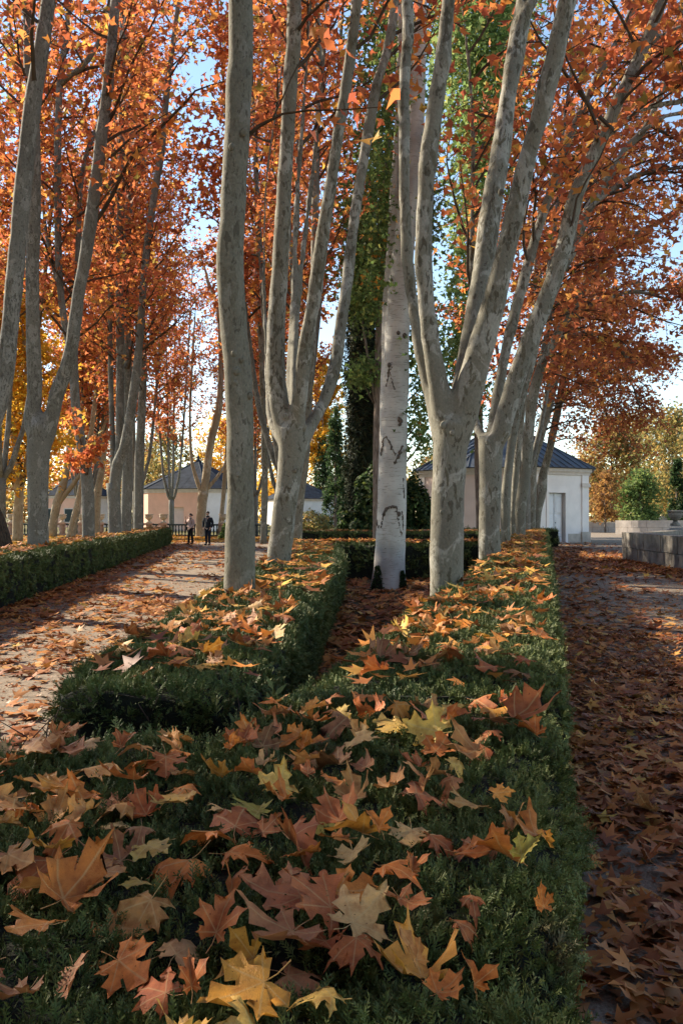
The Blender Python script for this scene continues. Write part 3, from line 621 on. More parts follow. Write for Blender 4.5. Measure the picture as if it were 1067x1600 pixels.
far_plane('tall airy orange plane tree over the roof of the pink pavilion', 'plane trees beyond the pavilions', (-15.5, 76), 27, PAL_ORANGE, z0=7.5, leaf=.28, seed=21, blen=4.2, nleaf=7, trunk=.24)
far_plane('golden-orange plane tree between the pink and the small white pavilion', 'plane trees beyond the pavilions', (-10.5, 96), 22, PAL_YELLOW+PAL_ORANGE, z0=6, leaf=.34, seed=22, blen=4.5, nleaf=7, trunk=.24)
far_plane('orange plane tree far behind the close trunks of the left row', 'plane trees on the left lawn', (-21.5, 68), 25, PAL_ORANGE, z0=6, leaf=.3, seed=23, blen=4.5, nleaf=7)
far_plane('yellow-orange plane tree behind the forked grey tree', 'plane trees on the left lawn', (-24.5, 60), 21, PAL_YELLOW, z0=3.5, leaf=.3, seed=24, blen=4.2, nleaf=7)
# unseen planes added behind the viewpoint to block frontal sky light
for i, (x, y) in enumerate([(-3.0, -9.0), (4.5, -10.0), (-9.0, -14.0), (0.5, -15.5)]):
    far_plane('unseen plane tree added behind the viewpoint to block sky light', 'plane trees added behind the viewpoint', (x, y), 17, PAL_ORANGE, z0=3.5, leaf=.36, seed=30+i, blen=4, nleaf=6, spacing=.7)
# sunlit leaning trunks on the lawn beyond the left hedge
GS = 'leaning sunlit plane trees on the lawn'
Y = 58
plane_tree('leaning tan plane tree beside the couple, forked, sunlit on its left edge', GS, [tr((313,845,16),(315,800,15),(318,768,16), Y=Y), tr((319,775,13),(328,700,12),(337,660,12),(343,630,11),(345,560,7),(340,480,6),(325,440,5), Y=Y, top=20), tr((317,775,8),(306,745,6),(299,710,5),(297,640,4),(302,540,4), Y=Y, top=17), tr((322,765,7),(340,745,5),(352,725,4), Y=Y, top=8)],
           z0=8, spacing=.7, blen=3.2, leaf=.21, nleaf=5, bark=BARK_W, lump=.03, pal=PAL_ORANGE)
plane_tree('slim leaning plane trunk just right of the man, half behind the unforked trunk', GS, [tr((342,845,8),(347,800,7),(352,740,7),(360,640,6),(366,540,5), Y=60, top=19)], z0=9, spacing=.5, blen=3.4, leaf=.21, nleaf=7, bark=BARK_W, lump=.02, skip=0)
plane_tree('leaning tan plane tree with a side limb, behind the forked grey tree', GS, [tr((82,838,15),(84,815,13),(90,785,14),(97,765,13),(104,735,11),(110,690,9),(118,620,7),(130,500,6), Y=56, top=18), tr((93,785,9),(106,768,8),(118,752,7),(140,720,5),(165,660,4), Y=56, top=12)], z0=6, spacing=.5, blen=3.4, leaf=.21, nleaf=7, bark=BARK_W, lump=.03, skip=0)
plane_tree('slanting tan plane trunk between the grey trunks left of the pink pavilion', GS, [tr((111,840,15),(116,815,12),(124,780,11),(133,735,10),(142,680,8),(152,600,7),(165,480,5), Y=54, top=18)], z0=7, spacing=.5, blen=3.4, leaf=.21, nleaf=7, bark=BARK_W, lump=.03, skip=0)
plane_tree('tan plane tree rising behind the leafy-shooted trunk', GS, [tr((150,838,14),(152,780,13),(160,720,12),(166,650,10),(172,560,7), Y=60, top=19), tr((160,720,8),(140,640,6),(130,560,5), Y=60, top=15)], z0=7, spacing=.5, blen=3.4, leaf=.21, nleaf=7, bark=BARK_W, lump=.03, skip=0)

# yellow tree, dark trunk, background trees
Y = 46
plane_tree('bright yellow plane tree at the left edge with foliage down to the lawn', None, [tr((28,845,17),(29,800,15),(30,760,14),(20,650,11),(10,500,8), Y=Y, top=17), tr((29,780,9),(45,700,7),(40,560,6), Y=Y, top=14), tr((29,770,9),(0,690,8),(-30,560,7), Y=Y, top=15)],
           z0=2.6, spacing=.3, blen=3.6, leaf=.3, nleaf=8, pal=PAL_YELLOW, bark=BARK_W, skip=0, droop=.3, up=.2, spread=.4)
Y = 18.5
dkt = [tr((-30,930,90),(-16,862,74),(-24,820,60),(-32,770,46),(-42,700,42),(-55,560,36),(-70,350,30), Y=Y, top=14)]
plane_tree('dark furrowed trunk flaring at its foot, left edge behind the hedge', None, dkt, z0=8, spacing=.9, blen=2.6, leaf=.26, nleaf=4, bark=DARKBARK, skip=0, name='dark_trunk_tree', lump=.08)
def bt(label, px, Y, top_py, w_px, pal, n, zc=1.0, group=None, **k):
    b = at(px, HY, Y); h = CAMZ + (HY-top_py)*Y/F
    return blob_tree(label, group, (b.x, Y), h, w_px*Y/F/2, zc, pal, n, **k)
GF = 'autumn trees beyond the fountain wall'
bt('tall golden tree just right of the white pavilion', 955, 92, 668, 95, PAL_OLIVE+PAL_BROWN, 5500, 1.5, GF, leaf=.42, nclump=70)  # distance haze put into the leaf colour as muted olive and brown
bt('pale golden tree at the right picture edge beyond the walls', 1050, 100, 648, 110, PAL_OLIVE, 5500, 1.0, GF, leaf=.45, nclump=80)
bt('green and gold tree between the two golden trees', 1000, 110, 655, 100, PAL_OLIVE, 5000, 1.0, GF, leaf=.45, nclump=70)
bt('round dark green tree right of the white pavilion', 1000, 78, 742, 62, PAL_GREEN, 4500, .3, GF, leaf=.3, nclump=60)
bt('narrow dark green conifer beside the round green tree', 1057, 84, 718, 22, PAL_DARKGREEN, 2000, .2, GF, leaf=.3, cone=True, nclump=60, name='conifer_tree', trunk_r=.15)
bt('thin brown-leaved young tree near the corner of the white pavilion', 945, 74, 742, 46, PAL_BROWN, 1300, 1.2, GF, leaf=.28, nclump=40, trunk_r=.1)
bt('brown half-bare tree behind the far low wall', 915, 112, 690, 60, PAL_BROWN, 1500, 2.5, GF, leaf=.35, nclump=50)
bt('yellow tree out at the right behind the stone walls', 1110, 88, 660, 110, PAL_OLIVE, 4500, 1.0, GF, leaf=.42, nclump=70)
GM = 'trees behind the pavilions'
bt('olive half-bare tree behind the pink pavilion', 262, 108, 668, 80, PAL_OLIVE, 3500, 3, GM, leaf=.42, nclump=80)
bt('brown half-bare tree left of the pink pavilion', 228, 118, 690, 60, PAL_BROWN, 2500, 3, GM, leaf=.42, nclump=70)
bt('golden tree behind the roof of the pink pavilion', 345, 112, 655, 90, PAL_YELLOW, 3800, 3, GM, leaf=.45, nclump=70)
bt('orange tree behind the leftmost pavilion', 120, 130, 620, 110, PAL_ORANGE, 4500, 3, GM, leaf=.5, nclump=70)
bt('olive tree far behind the leaning trunks', 185, 140, 680, 100, PAL_OLIVE, 3500, 1, GM, leaf=.5, nclump=60)
bt('golden tree behind the small white pavilion', 440, 150, 640, 120, PAL_YELLOW, 5000, 2, GM, leaf=.55, nclump=80)
bt('dark green conifer right of the small white pavilion', 524, 98, 640, 34, PAL_DARKGREEN, 4200, .3, 'dark conifers', leaf=.34, cone=True, nclump=90, name='conifer_tree')
bt('shorter dark conifer behind the small white pavilion', 505, 140, 690, 40, PAL_DARKGREEN, 3800, .3, 'dark conifers', leaf=.42, cone=True, nclump=90, name='conifer_tree')
bt('rounded evergreen between conifer and cypress', 545, 112, 720, 44, PAL_DARKGREEN, 3500, .3, 'dark conifers', leaf=.38, nclump=70, name='evergreen_tree')
bt('golden tree far behind the cypress', 560, 150, 640, 110, PAL_OLIVE, 4000, 2, GM, leaf=.55, nclump=70)
bt('olive tree seen between right trunks and pavilion roof', 700, 130, 690, 120, PAL_OLIVE, 4000, 2, GM, leaf=.5, nclump=70)
# far wood closing the horizon
def far_wood():
    rng = np.random.default_rng(42); n = 26000; a = rng.uniform(-150, 150, n); y = rng.uniform(165, 205, n)
    top = 9.5 + 3.0*np.sin(a*0.11) + 2.2*np.sin(a*0.31+1) + 1.5*np.sin(a*0.73)
    z = top * np.sqrt(rng.random(n)); pos = np.stack([a, y, z], 1)
    o = link('far_wood', leaf_mesh('far_wood', pos, 1.15, PAL_OLIVE + PAL_BROWN, rng), LEAF)
    tag(o, 'far olive and brown wood along the horizon', 'wood', kind='stuff')
far_wood()

# ------------------------------------------------------------------ poplars, cypress, shrub
def poplar():
    Y = 17.1
    P, r = tr((606,935,64),(607,915,57),(608,890,50),(610,850,47),(612,780,45),(614,700,44),(618,600,41),(622,500,38),(630,400,34),(640,300,31),(648,200,27),(654,100,23),(657,0,20), Y=Y, top=20, step=.25)
    base = P[0].copy(); base.z = 0
    root = tag(empty('poplar_tree', base), 'white-barked poplar with dark scars standing in the bed between the hedges', 'tree')
    loc = [p - base for p in P]
    # a slim stem runs up its left side
    P2, r2 = tr((597,700,10),(600,600,13),(604,500,14),(610,400,14),(616,300,14),(622,200,13),(625,100,12),(626,0,10), Y=Y+.15, top=17, step=.3)
    link('trunk', trunk_mesh('trunk', [(loc, r), ([p-base for p in P2], r2)], 20, .03, .03, 77), POPLAR, root)
    def surf(px, py, off=-.004):
        """point on the camera-facing side of the trunk"""
        z = at(px, py, Y).z
        i = min(range(len(P)), key=lambda k: abs(P[k].z - z)); c = P[i]; R0 = r[i]
        x = at(px, py, Y - R0*.8).x; dx = max(-.97, min(.97, (x - c.x)/R0)); y = c.y - R0*math.sqrt(1-dx*dx)
        n = Vector((dx, -math.sqrt(1-dx*dx), 0)); return Vector((c.x + dx*R0, y, z)) + n*off - base
    def scar(pts, wpx):
        mb = MB(); Q = [surf(x, y) for x, y in pts]; k = len(Q); rad = [wpx*Y/F/2*1.05*(0.3 + 0.7*math.sin(math.pi*(i+.6)/(k+.2)))*random.uniform(.6,1.3) for i in range(k)]
        P_, r_ = smooth_path(Q, rad, .025); P_ = [p + Vector((random.gauss(0,.010), 0, random.gauss(0,.010))) for p in P_]; r_ = [q*random.uniform(.35,1.5) for q in r_]; mb.tube(P_, r_, 6); mb.build('bark_scar', SCAR, root, True)
    for pts, wd in [([(592,838),(596,820),(600,802),(606,794),(613,792),(619,796),(622,812),(626,830),(628,836)], 3.6),
                    ([(590,812),(591,825),(594,818)], 2.6),
                    ([(615,727),(621,717),(626,706),(629,697)], 4.2), ([(630,748),(631,780)], 2.6), ([(628,806),(630,828)], 3.2),
                    ([(595,712),(598,692),(602,684),(608,693),(613,704),(618,713)], 3.2), ([(603,607),(606,590),(608,575)], 2.2), ([(609,585),(613,600),(617,612)], 2.4),
                    ([(609,582),(614,574),(618,570)], 2.6), ([(596,740),(599,748)], 2), ([(624,655),(625,668)], 5), ([(600,857),(612,854),(622,857)], 1.2), ([(627,800),(630,812)], 2.5)]:
        scar(pts, wd)
    for (x, y, s) in [(632,528,4.2),(622,524,3.2),(608,573,3.4),(626,660,3.6),(623,803,3.4),(640,330,3),(612,440,2.5)]:
        mb = MB(); c = surf(x, y, 0.0); q = s*Y/F
        mb.lathe([(q*.25,-q*1.1),(q*.8,-q*.6),(q,0),(q*.8,q*.6),(q*.25,q*1.1)], 8, c); mb.build('knot', SCAR, root, True)
    # dark creeper clumps on both flanks of the foot
    rng = np.random.default_rng(5)
    for cx, cy, wd, hh in [(590,905,24,34),(629,910,18,30)]:
        c = at(cx, cy, Y-.28) - base; mb = MB(); q = wd*Y/F/2; h = hh*Y/F
        mb.lathe([(q*.9,-h*.75),(q*.7,-h*.3),(q*.35,h*.05),(q*.1,h*.3)], 10, c); o = mb.build('creeper', IVY, root, True)
        n = 900; u = rng.random(n)**1.4; a = rng.uniform(0, 6.28, n); rr = q*(1.0-.8*u)*rng.uniform(.6,1.25,n)
        pos = np.stack([c.x + rr*np.cos(a), c.y + rr*np.sin(a), c.z - h*.75 + u*h*1.35], 1)
        link('leaves', leaf_mesh('leaves', pos, .045, PAL_DARKGREEN, rng), LEAF, o)['kind'] = 'stuff'
    # leafy side shoots up the trunk
    L = []; tb_ = []
    for (x, y, sx, sy, n) in [(655,660,14,26,260),(662,600,14,30,300),(655,540,12,26,260),(650,480,10,26,220),(668,500,8,30,140),(612,330,22,40,500),(590,380,18,40,420),(590,440,14,26,260),(600,250,18,40,380),(612,170,16,36,320),(672,250,12,50,220),(676,340,10,36,160),(660,690,8,14,90),(640,120,18,36,260),(620,60,22,36,300)]:
        m = int(n*1.5); p = np.stack([rng.normal(x, sx, m), rng.normal(y, sy, m)], 1); yy = rng.normal(Y+.55, .45, m)
        L.append(np.stack([(p[:,0]-CX)/F*yy - base.x, yy - base.y, CAMZ-(p[:,1]-HY)/F*yy - base.z], 1))
        z = at(x, y, Y).z; i = min(range(len(P)), key=lambda k: abs(P[k].z - (z-.6))); e = at(x, y, Y+.5) - base
        tb_.append(([loc[i], loc[i].lerp(e, .5)+Vector((0,0,-.05)), e], [.03,.02,.008]))
        for _ in range(6):
            f = e + Vector((rng.normal(0,sx*Y/F), rng.normal(0,.4), rng.normal(0,sy*Y/F))); tb_.append(([e, f], [.009,.004]))
    link('branches', tubes_mesh('branches', tb_, 4), TWIG, root, True)['kind'] = 'stuff'
    link('crown', leaf_mesh('crown', np.concatenate(L), .11, PAL_GREEN + [((.45,.2,.04),.5)], rng), LEAF, root)['kind'] = 'stuff'
poplar()

def leafy_column(label, group, limbs, clouds, Y, pal, leaf, bark, name='poplar_tree', dep=1.0, seed=1):
    rng = np.random.default_rng(seed); base = limbs[0][0][0].copy(); base.z = 0
    root = tag(empty(name, base), label, 'tree', group)
    loc = [([p-base for p in P], r) for P, r in limbs]
    link('trunk', trunk_mesh('trunk', loc, 12, None, .03, seed), bark, root); L = []; tb_ = []; ref = loc[0][0]
    for (x, y, sx, sy, n) in clouds:
        n = int(n*2.4); yy = rng.normal(Y, dep, n); p = np.stack([rng.normal(x, sx*1.25, n), rng.normal(y, sy, n)], 1)
        L.append(np.stack([(p[:,0]-CX)/F*yy - base.x, yy - base.y, CAMZ-(p[:,1]-HY)/F*yy - base.z], 1))
        e = at(x, y, Y) - base; i = min(range(len(ref)), key=lambda k: abs(ref[k].z - (e.z-1.0)))
        tb_.append(([ref[i], ref[i].lerp(e, .5), e], [.05,.03,.012]))
        for _ in range(8):
            f = e + Vector((rng.normal(0,sx*Y/F), rng.normal(0,dep), rng.normal(0,sy*Y/F))); tb_.append(([e, f], [.014,.005]))
    link('branches', tubes_mesh('branches', tb_, 4), TWIG, root, True)['kind'] = 'stuff'
    link('crown', leaf_mesh('crown', np.concatenate(L), leaf, pal, rng), LEAF, root)['kind'] = 'stuff'
    return root
leafy_column('pinkish-brown poplar trunk with green shoots, just behind the white poplar', 'green poplars', [tr((590,850,16),(590,780,15),(590,700,15),(592,600,14),(594,500,13),(600,400,12),(606,250,11),(610,80,9), Y=25, top=22), tr((588,640,5),(580,590,4.5),(572,540,4),(566,500,3), Y=25)],
             [(575,470,14,26,420),(566,420,16,30,480),(580,350,18,30,520),(566,330,16,30,350),(575,580,12,14,180),(605,300,16,40,450),(562,590,9,10,90),(590,220,20,40,500),(600,120,20,40,450),(595,30,24,40,400)], 25, PAL_GREEN, .16, BROWNBARK, seed=3, dep=.6)
leafy_column('tall bright green poplar behind the big mottled plane tree', 'green poplars', [tr((752,850,16),(748,700,15),(744,500,13),(742,300,10),(742,100,7), Y=42, top=30)],
             [(745,20,34,34,900),(750,90,32,34,900),(752,170,26,34,800),(755,250,20,34,620),(745,330,20,34,520),(738,400,16,34,380),(726,480,16,30,340),(716,560,14,30,300),(740,620,12,30,240),(700,60,16,40,260),(800,40,16,40,300),(730,540,10,30,200),(800,150,14,40,240)], 42, [((0.17,0.235,0.075),4),((0.115,0.17,0.055),4),((0.24,0.29,0.105),2),((.28,.27,.085),.8)], .30, BROWNBARK, seed=4, dep=1.4)

def cypress():
    rng = np.random.default_rng(9); Y = 40; b = at(566, HY, Y); root = tag(empty('cypress_tree', (b.x, Y, 0)), 'tall dark columnar cypress left of the white poplar', 'tree')
    P, r = smooth_path([Vector((0,0,-.1)), Vector((0,0,6)), Vector((.1,0,17))], [.22,.16,.03], .8)
    link('trunk', trunk_mesh('trunk', [(P, r)], 9), DARKBARK, root)
    n = 16000; u = rng.random(n); z = .4 + u*16.6; R0 = .84*np.minimum(1, np.minimum((z)/1.2, ((17.3-z)/5)**.7)); a = rng.uniform(0, 6.28, n)
    lump = 1 + .14*np.sin(3*a + z*1.3) + .1*np.sin(7*a - z*2.1); rr = R0*lump*np.sqrt(rng.uniform(.45, 1, n))
    pos = np.stack([rr*np.cos(a), rr*np.sin(a), z], 1); nr = np.stack([np.cos(a)*.6, np.sin(a)*.6, .2+0*a], 1) + rng.normal(0, .35, (n, 3))
    tv = np.array([(0,-.6,0),(-.13,0,.05),(0,.75,0),(.13,0,.05)]); V, T = scatter(tv, OVAL_T, pos, nr, .24*rng.uniform(.7,1.3,n), rng)
    # sprays point up: no random spin about the surface normal is visible at this size
    c = palette([((.016,.026,.014),5),((.03,.04,.018),3),((.055,.05,.022),1)], n, rng)
    link('crown', fast_mesh('crown', V, T, np.repeat(c, 4, axis=0)), mat_leaf('cypress_leaf', .08, .8), root)['kind'] = 'stuff'
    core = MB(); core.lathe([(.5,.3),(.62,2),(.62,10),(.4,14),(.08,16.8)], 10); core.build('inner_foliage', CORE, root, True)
cypress()

def shrub(label, px, Y, top_py, w_px, n, pal, leaf=.172, seed=0, group=None, extra_col=None):
    rng = np.random.default_rng(seed); b = at(px, HY, Y); h = CAMZ+(HY-top_py)*Y/F; q = w_px*Y/F/2
    root = tag(empty('shrub', (b.x, Y, 0)), label, 'shrub', group); tb_ = []
    for k in range(9):
        a = rng.uniform(0, 6.28); e = Vector((math.cos(a)*q*.6, math.sin(a)*q*.6, h*rng.uniform(.5,.85))); tb_.append(([Vector((0,0,-.05)), e*.5+Vector((0,0,.2)), e], [.06,.04,.015]))
    link('stems', tubes_mesh('stems', tb_, 5), TWIG, root, True)['kind'] = 'stuff'
    d = rng.normal(0, 1, (n, 3)); d /= np.linalg.norm(d, axis=1)[:, None]; d[:, 2] = np.abs(d[:, 2])*1.0
    s = (1 + .16*np.sin(5*d[:,0]+3*d[:,2]) + .13*np.sin(9*d[:,1]+7*d[:,0]+1) + .1*np.sin(14*d[:,2]+6*d[:,0]))*np.cbrt(rng.uniform(.35,1,n))
    pos = d*s[:,None]*np.array([q, q*.9, h*.92]); pos[:,2] = np.abs(pos[:,2])+.05
    nr = d + rng.normal(0, .5, (n,3)); V, T = scatter(OVAL_V, OVAL_T, pos, nr, leaf*rng.uniform(.7,1.3,n), rng)
    link('foliage', fast_mesh('foliage', V, T, np.repeat(palette(pal, n, rng), 4, axis=0)), LEAF, root)['kind'] = 'stuff'
    return root
shrub('large rounded dark green shrub behind the cross hedges', 592, 37, 737, 118, 9000, PAL_DARKGREEN+[((.09,.11,.03),1.5)], .24, 1)
shrub('dark green shrub right of the white poplar, in front of the pavilion corner', 650, 38.5, 748, 70, 5000, PAL_DARKGREEN+[((.09,.11,.03),1.2),((.6,.25,.03),.04)], .22, 2)
shrub('low olive shrub beside the small white pavilion', 490, 90, 798, 60, 1500, PAL_OLIVE, .3, 3)
shrub('low weedy green plant at the foot of the slim trunk by the man', 352, 53, 822, 18, 500, PAL_GREEN, .2, 4)

# ------------------------------------------------------------------ clipped hedges
HH = 0.80
def groove(x, y):
    """uneven clipped top: soft bumps and the dips between neighbouring bushes"""
    b = mnoise.noise(Vector((x*1.7, y*1.7, 3.3)))*0.035 + mnoise.noise(Vector((x*5.5, y*5.5, 9.1)))*0.028
    u = (y + 0.25*mnoise.noise(Vector((x*1.3, y*0.7, 1.0))) + 0.12*x) / 0.62
    g = abs(math.sin(math.pi*u)); b -= 0.075*max(0.0, 1 - g/0.35)**1.5 * (0.5 + 0.9*mnoise.noise(Vector((round(u)*3.7, x*0.8, 5))))
    return b
def hedge_top(x, y, h=HH): return h + groove(x, y)

def make_tuft(seed):
    """a tuft of fine scale-leaved sprays, about 7 cm across"""
    rng = np.random.default_rng(seed); V = []; T = []; tone = []
    def kite(a, d, up, L, wd, tn):
        s = np.cross(d, up); s /= (np.linalg.norm(s)+1e-9); b = len(V)
        V.extend([a, a + d*L*.45 + s*wd, a + d*L, a + d*L*.45 - s*wd]); T.extend([(b, b+1, b+2), (b, b+2, b+3)]); tone.extend([tn-.15, tn, tn+.2, tn])
    for k in range(11):
        az = rng.uniform(0, 6.283); tilt = rng.uniform(0.05, 1.15); d = np.array([math.sin(tilt)*math.cos(az), math.sin(tilt)*math.sin(az), math.cos(tilt)])
        o = np.array([rng.normal(0, .012), rng.normal(0, .012), -.012]); L = rng.uniform(.03, .055); side = np.cross(d, rng.normal(0, 1, 3)); side /= np.linalg.norm(side); nr = np.cross(side, d)
        tn = rng.uniform(.2, .8); kite(o, d, nr, L, .0013, tn)
        for j in range(11):
            t = .15 + .82*j/11; sg = 1 if j % 2 else -1
            e = d*rng.uniform(.75,1.0) + side*sg*rng.uniform(.5,.9) + nr*rng.normal(0,.3); e /= np.linalg.norm(e)
            kite(o + d*L*t, e, nr + rng.normal(0,.3,3), L*rng.uniform(.22,.40)*(1.15-.7*t), .0015, tn + rng.uniform(-.1,.25))
    me = fast_mesh('sprig_tuft', np.array(V), np.array(T)); a = me.attributes.new('tone', 'FLOAT', 'POINT'); a.data.foreach_set('value', np.array(tone, dtype=np.float32))
    me.materials.append(HEDGE)
    return bpy.data.objects.new('sprig_tuft', me)
TUFTS = [make_tuft(s) for s in range(4)]

def tuft_group():
    g = bpy.data.node_groups.new('hedge_tufts', 'GeometryNodeTree'); N = g.nodes.new; L = g.links.new
    g.interface.new_socket('Geometry', in_out='INPUT', socket_type='NodeSocketGeometry'); g.interface.new_socket('Geometry', in_out='OUTPUT', socket_type='NodeSocketGeometry')
    gi = N('NodeGroupInput'); go = N('NodeGroupOutput'); gti = []
    jn = N('GeometryNodeJoinGeometry')
    for o in TUFTS:
        oi = N('GeometryNodeObjectInfo'); oi.inputs['Object'].default_value = o
        gg = N('GeometryNodeGeometryToInstance'); L(oi.outputs['Geometry'], gg.inputs[0]); L(gg.outputs[0], jn.inputs[0])
    ip = N('GeometryNodeInstanceOnPoints'); ip.inputs['Pick Instance'].default_value = True
    def attr(nm, ty):
        a = N('GeometryNodeInputNamedAttribute'); a.data_type = ty; a.inputs['Name'].default_value = nm; return [s for s in a.outputs if s.enabled][0]
    L(gi.outputs[0], ip.inputs['Points']); L(jn.outputs[0], ip.inputs['Instance'])
    L(attr('rot', 'FLOAT_VECTOR'), ip.inputs['Rotation']); L(attr('scl', 'FLOAT'), ip.inputs['Scale']); L(attr('kind_index', 'INT'), ip.inputs['Instance Index'])
    L(ip.outputs[0], go.inputs[0]); return g
TUFT_GROUP = tuft_group()

def hedge(label, stations, h=HH, seed=0, group='clipped hedges', dens0=900.0, bare=None, step=.12, name='clipped_hedge'):
    """stations: ((left x, y), (right x, y)) pairs along the run; top, both sides and both ends carry sprigs"""
    rng = np.random.default_rng(seed); St = []
    for (a0, b0), (a1, b1) in zip(stations[:-1], stations[1:]):
        a0, b0, a1, b1 = [np.array(q, float) for q in (a0, b0, a1, b1)]
        k = max(1, int(np.linalg.norm((a1+b1-a0-b0)/2)/max(step, .02*np.linalg.norm((a0+b0)/2))))
        for j in range(k): St.append((a0+(a1-a0)*j/k, b0+(b1-b0)*j/k))
    St.append((np.array(stations[-1][0], float), np.array(stations[-1][1], float)))
    wmax = max(np.linalg.norm(b-a) for a, b in St); nt_ = max(8, int(wmax/.11)); ns = 6; rnd = .06
    V = []; m = len(St); K = ns + nt_ + ns
    for i, (a, b) in enumerate(St):
        u = (b-a); wl = np.linalg.norm(u); u = u/wl
        for j in range(ns):
            t = j/ns; z = h*t*.97; p = a + u*(.05*mnoise.noise(Vector((a[0]*3, a[1]*3, z*3)))*1.0 + (.03 if z < .15 else 0)); V.append((p[0], p[1], z))
        for j in range(nt_):
            t = j/(nt_-1); p = a + u*(wl*t); e = min(t, 1-t)*wl; V.append((p[0], p[1], h + groove(p[0], p[1]) - max(0, rnd-e)*.8))
        for j in range(ns):
            t = 1-(j+1)/ns; z = h*t*.97; p = b - u*(.05*mnoise.noise(Vector((b[0]*3, b[1]*3, z*3))) + (.03 if z < .15 else 0)); V.append((p[0], p[1], z))
    fs = [(i*K+j, (i+1)*K+j, (i+1)*K+j+1, i*K+j+1) for i in range(m-1) for j in range(K-1)]
    nside = len(fs)
    def cap(i0, flip):
        out = []
        L_ = [i0*K + j for j in range(ns)]; R_ = [i0*K + K-1-j for j in range(ns)]
        for j in range(ns-1):
            q = (L_[j], R_[j], R_[j+1], L_[j+1]); out.append(q if flip else q[::-1])
        ring = [L_[ns-1]] + [i0*K+ns+j for j in range(nt_)] + [R_[ns-1]]; ring = ring[::-1]
        out.append(tuple(ring) if flip else tuple(ring[::-1])); return out
    fs += cap(0, True) + cap(m-1, False)
    ctr = np.mean([np.array(v) for v in V], axis=0); base = np.array([ctr[0], ctr[1], 0])
    V = np.array(V); root = tag(empty(name, base), label, 'hedge', group)
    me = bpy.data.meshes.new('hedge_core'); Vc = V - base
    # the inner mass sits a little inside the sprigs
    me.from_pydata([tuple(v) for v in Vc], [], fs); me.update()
    link('shade_core', me, CORE, root)
    # sample the skin
    tri = []
    for f in fs:
        for k in range(1, len(f)-1): tri.append((f[0], f[k], f[k+1]))
    tri = np.array(tri); A, B, C = V[tri[:,0]], V[tri[:,1]], V[tri[:,2]]; cr = np.cross(B-A, C-A); ar = np.linalg.norm(cr, axis=1)/2; nn = cr/(2*ar[:,None]+1e-12)
    cen = (A+B+C)/3; nn[nn[:,2] < -.3] *= -1; out = cen - base; flip = (nn[:,2] < .3) & ((nn*np.array([1,1,0])*0 + nn)[:, 2] < -.05); nn[flip] *= -1
    dist = np.linalg.norm(cen - np.array([0,0,CAMZ]), axis=1); dn = np.clip(dens0*(2.4/dist)**1.15, 60, dens0)
    view = (cen - np.array([0,0,CAMZ]))/dist[:,None]; away = (np.sum(nn*view, axis=1) > .25); dn = np.where(away, dn*.4, dn)
    if bare is not None: dn = dn * np.array([bare(*c) for c in cen])
    cnt = rng.poisson(ar*dn); idx = np.repeat(np.arange(len(tri)), cnt); n = len(idx)
    r1 = np.sqrt(rng.random(n)); r2 = rng.random(n)
    pos = A[idx]*(1-r1)[:,None] + B[idx]*(r1*(1-r2))[:,None] + C[idx]*(r1*r2)[:,None]
    nr = nn[idx] + rng.normal(0, .28, (n,3)); nr[:,2] += .25; nr /= np.linalg.norm(nr, axis=1)[:,None]
    pos += nr*rng.normal(0, .012, n)[:,None]
    ry = np.arccos(np.clip(nr[:,2], -1, 1)); rz = np.arctan2(nr[:,1], nr[:,0])
    # euler XYZ that carries +Z to nr with free spin: spin first about Z is folded in by varying tuft kinds
    rot = np.stack([np.zeros(n), ry, rz], 1).astype(np.float32)
    scl = (np.sqrt(dens0/dn[idx])**.9*rng.uniform(.75, 1.25, n)).astype(np.float32)*.95
    pm = bpy.data.meshes.new('sprigs'); pm.vertices.add(n); pm.vertices.foreach_set('co', (pos-base).astype(np.float32).ravel())
    a = pm.attributes.new('rot', 'FLOAT_VECTOR', 'POINT'); a.data.foreach_set('vector', rot.ravel())
    a = pm.attributes.new('scl', 'FLOAT', 'POINT'); a.data.foreach_set('value', scl)
    a = pm.attributes.new('kind_index', 'INT', 'POINT'); a.data.foreach_set('value', rng.integers(0, 4, n).astype(np.int32))
    o = link('foliage', pm, HEDGE, root); o['kind'] = 'stuff'
    md = o.modifiers.new('tufts', 'NODES'); md.node_group = TUFT_GROUP
    return root

def rl(Y): return rx(Y) - 1.02
hedge('broad foreground hedge strewn with large fallen leaves, below the camera', [((-2.7,.25),(rx(.25)-.02,.25)), ((-2.7,1.5),(rx(1.5)-.02,1.5)), ((-2.7,2.42),(rx(2.42)-.02,2.42)), ((-.46,2.55),(rx(2.55)-.02,2.55)), ((-.36,2.85),(rx(2.80)-.02,2.80)), ((-.2,3.2),(rx(2.98)-.03,2.98))], seed=1, dens0=1100)
hedge('long hedge running beside the right path under the right row of planes', [((rl(3.24)-.02,3.24),(rx(3.22),3.22)), ((rl(8),8),(rx(8),8)), ((rl(20),20),(rx(20),20)), ((rl(38.8),38.8),(rx(38.8),38.8))], seed=2)
def bare_end(x, y, z): return 1.0 if y > 3.42 or z > .72 else (.3 if z > .5 else .04)
lroot = hedge('middle hedge beside the left path with a bare woody near end', [((-1.0,3.24),(-.48,3.22)), ((-1.12,3.34),(-.40,3.32)), ((-1.2,3.55),(-.34,3.55)), ((-1.24,3.9),(-.32,3.9)), ((-1.22,7),(-.26,7)), ((-1.2,11),(-.13,11)), ((-1.2,14.5),(.02,14.5)), ((-1.2,19.2),(-.1,19.2))], seed=3, bare=bare_end)
hedge('left boundary hedge along the far side of the left path', [((lx(5)-.95,5),(lx(5),5)), ((lx(20)-.95,20),(lx(20),20)), ((lx(43.5)-1.1,43.5),(lx(43.5),43.5))], seed=4)
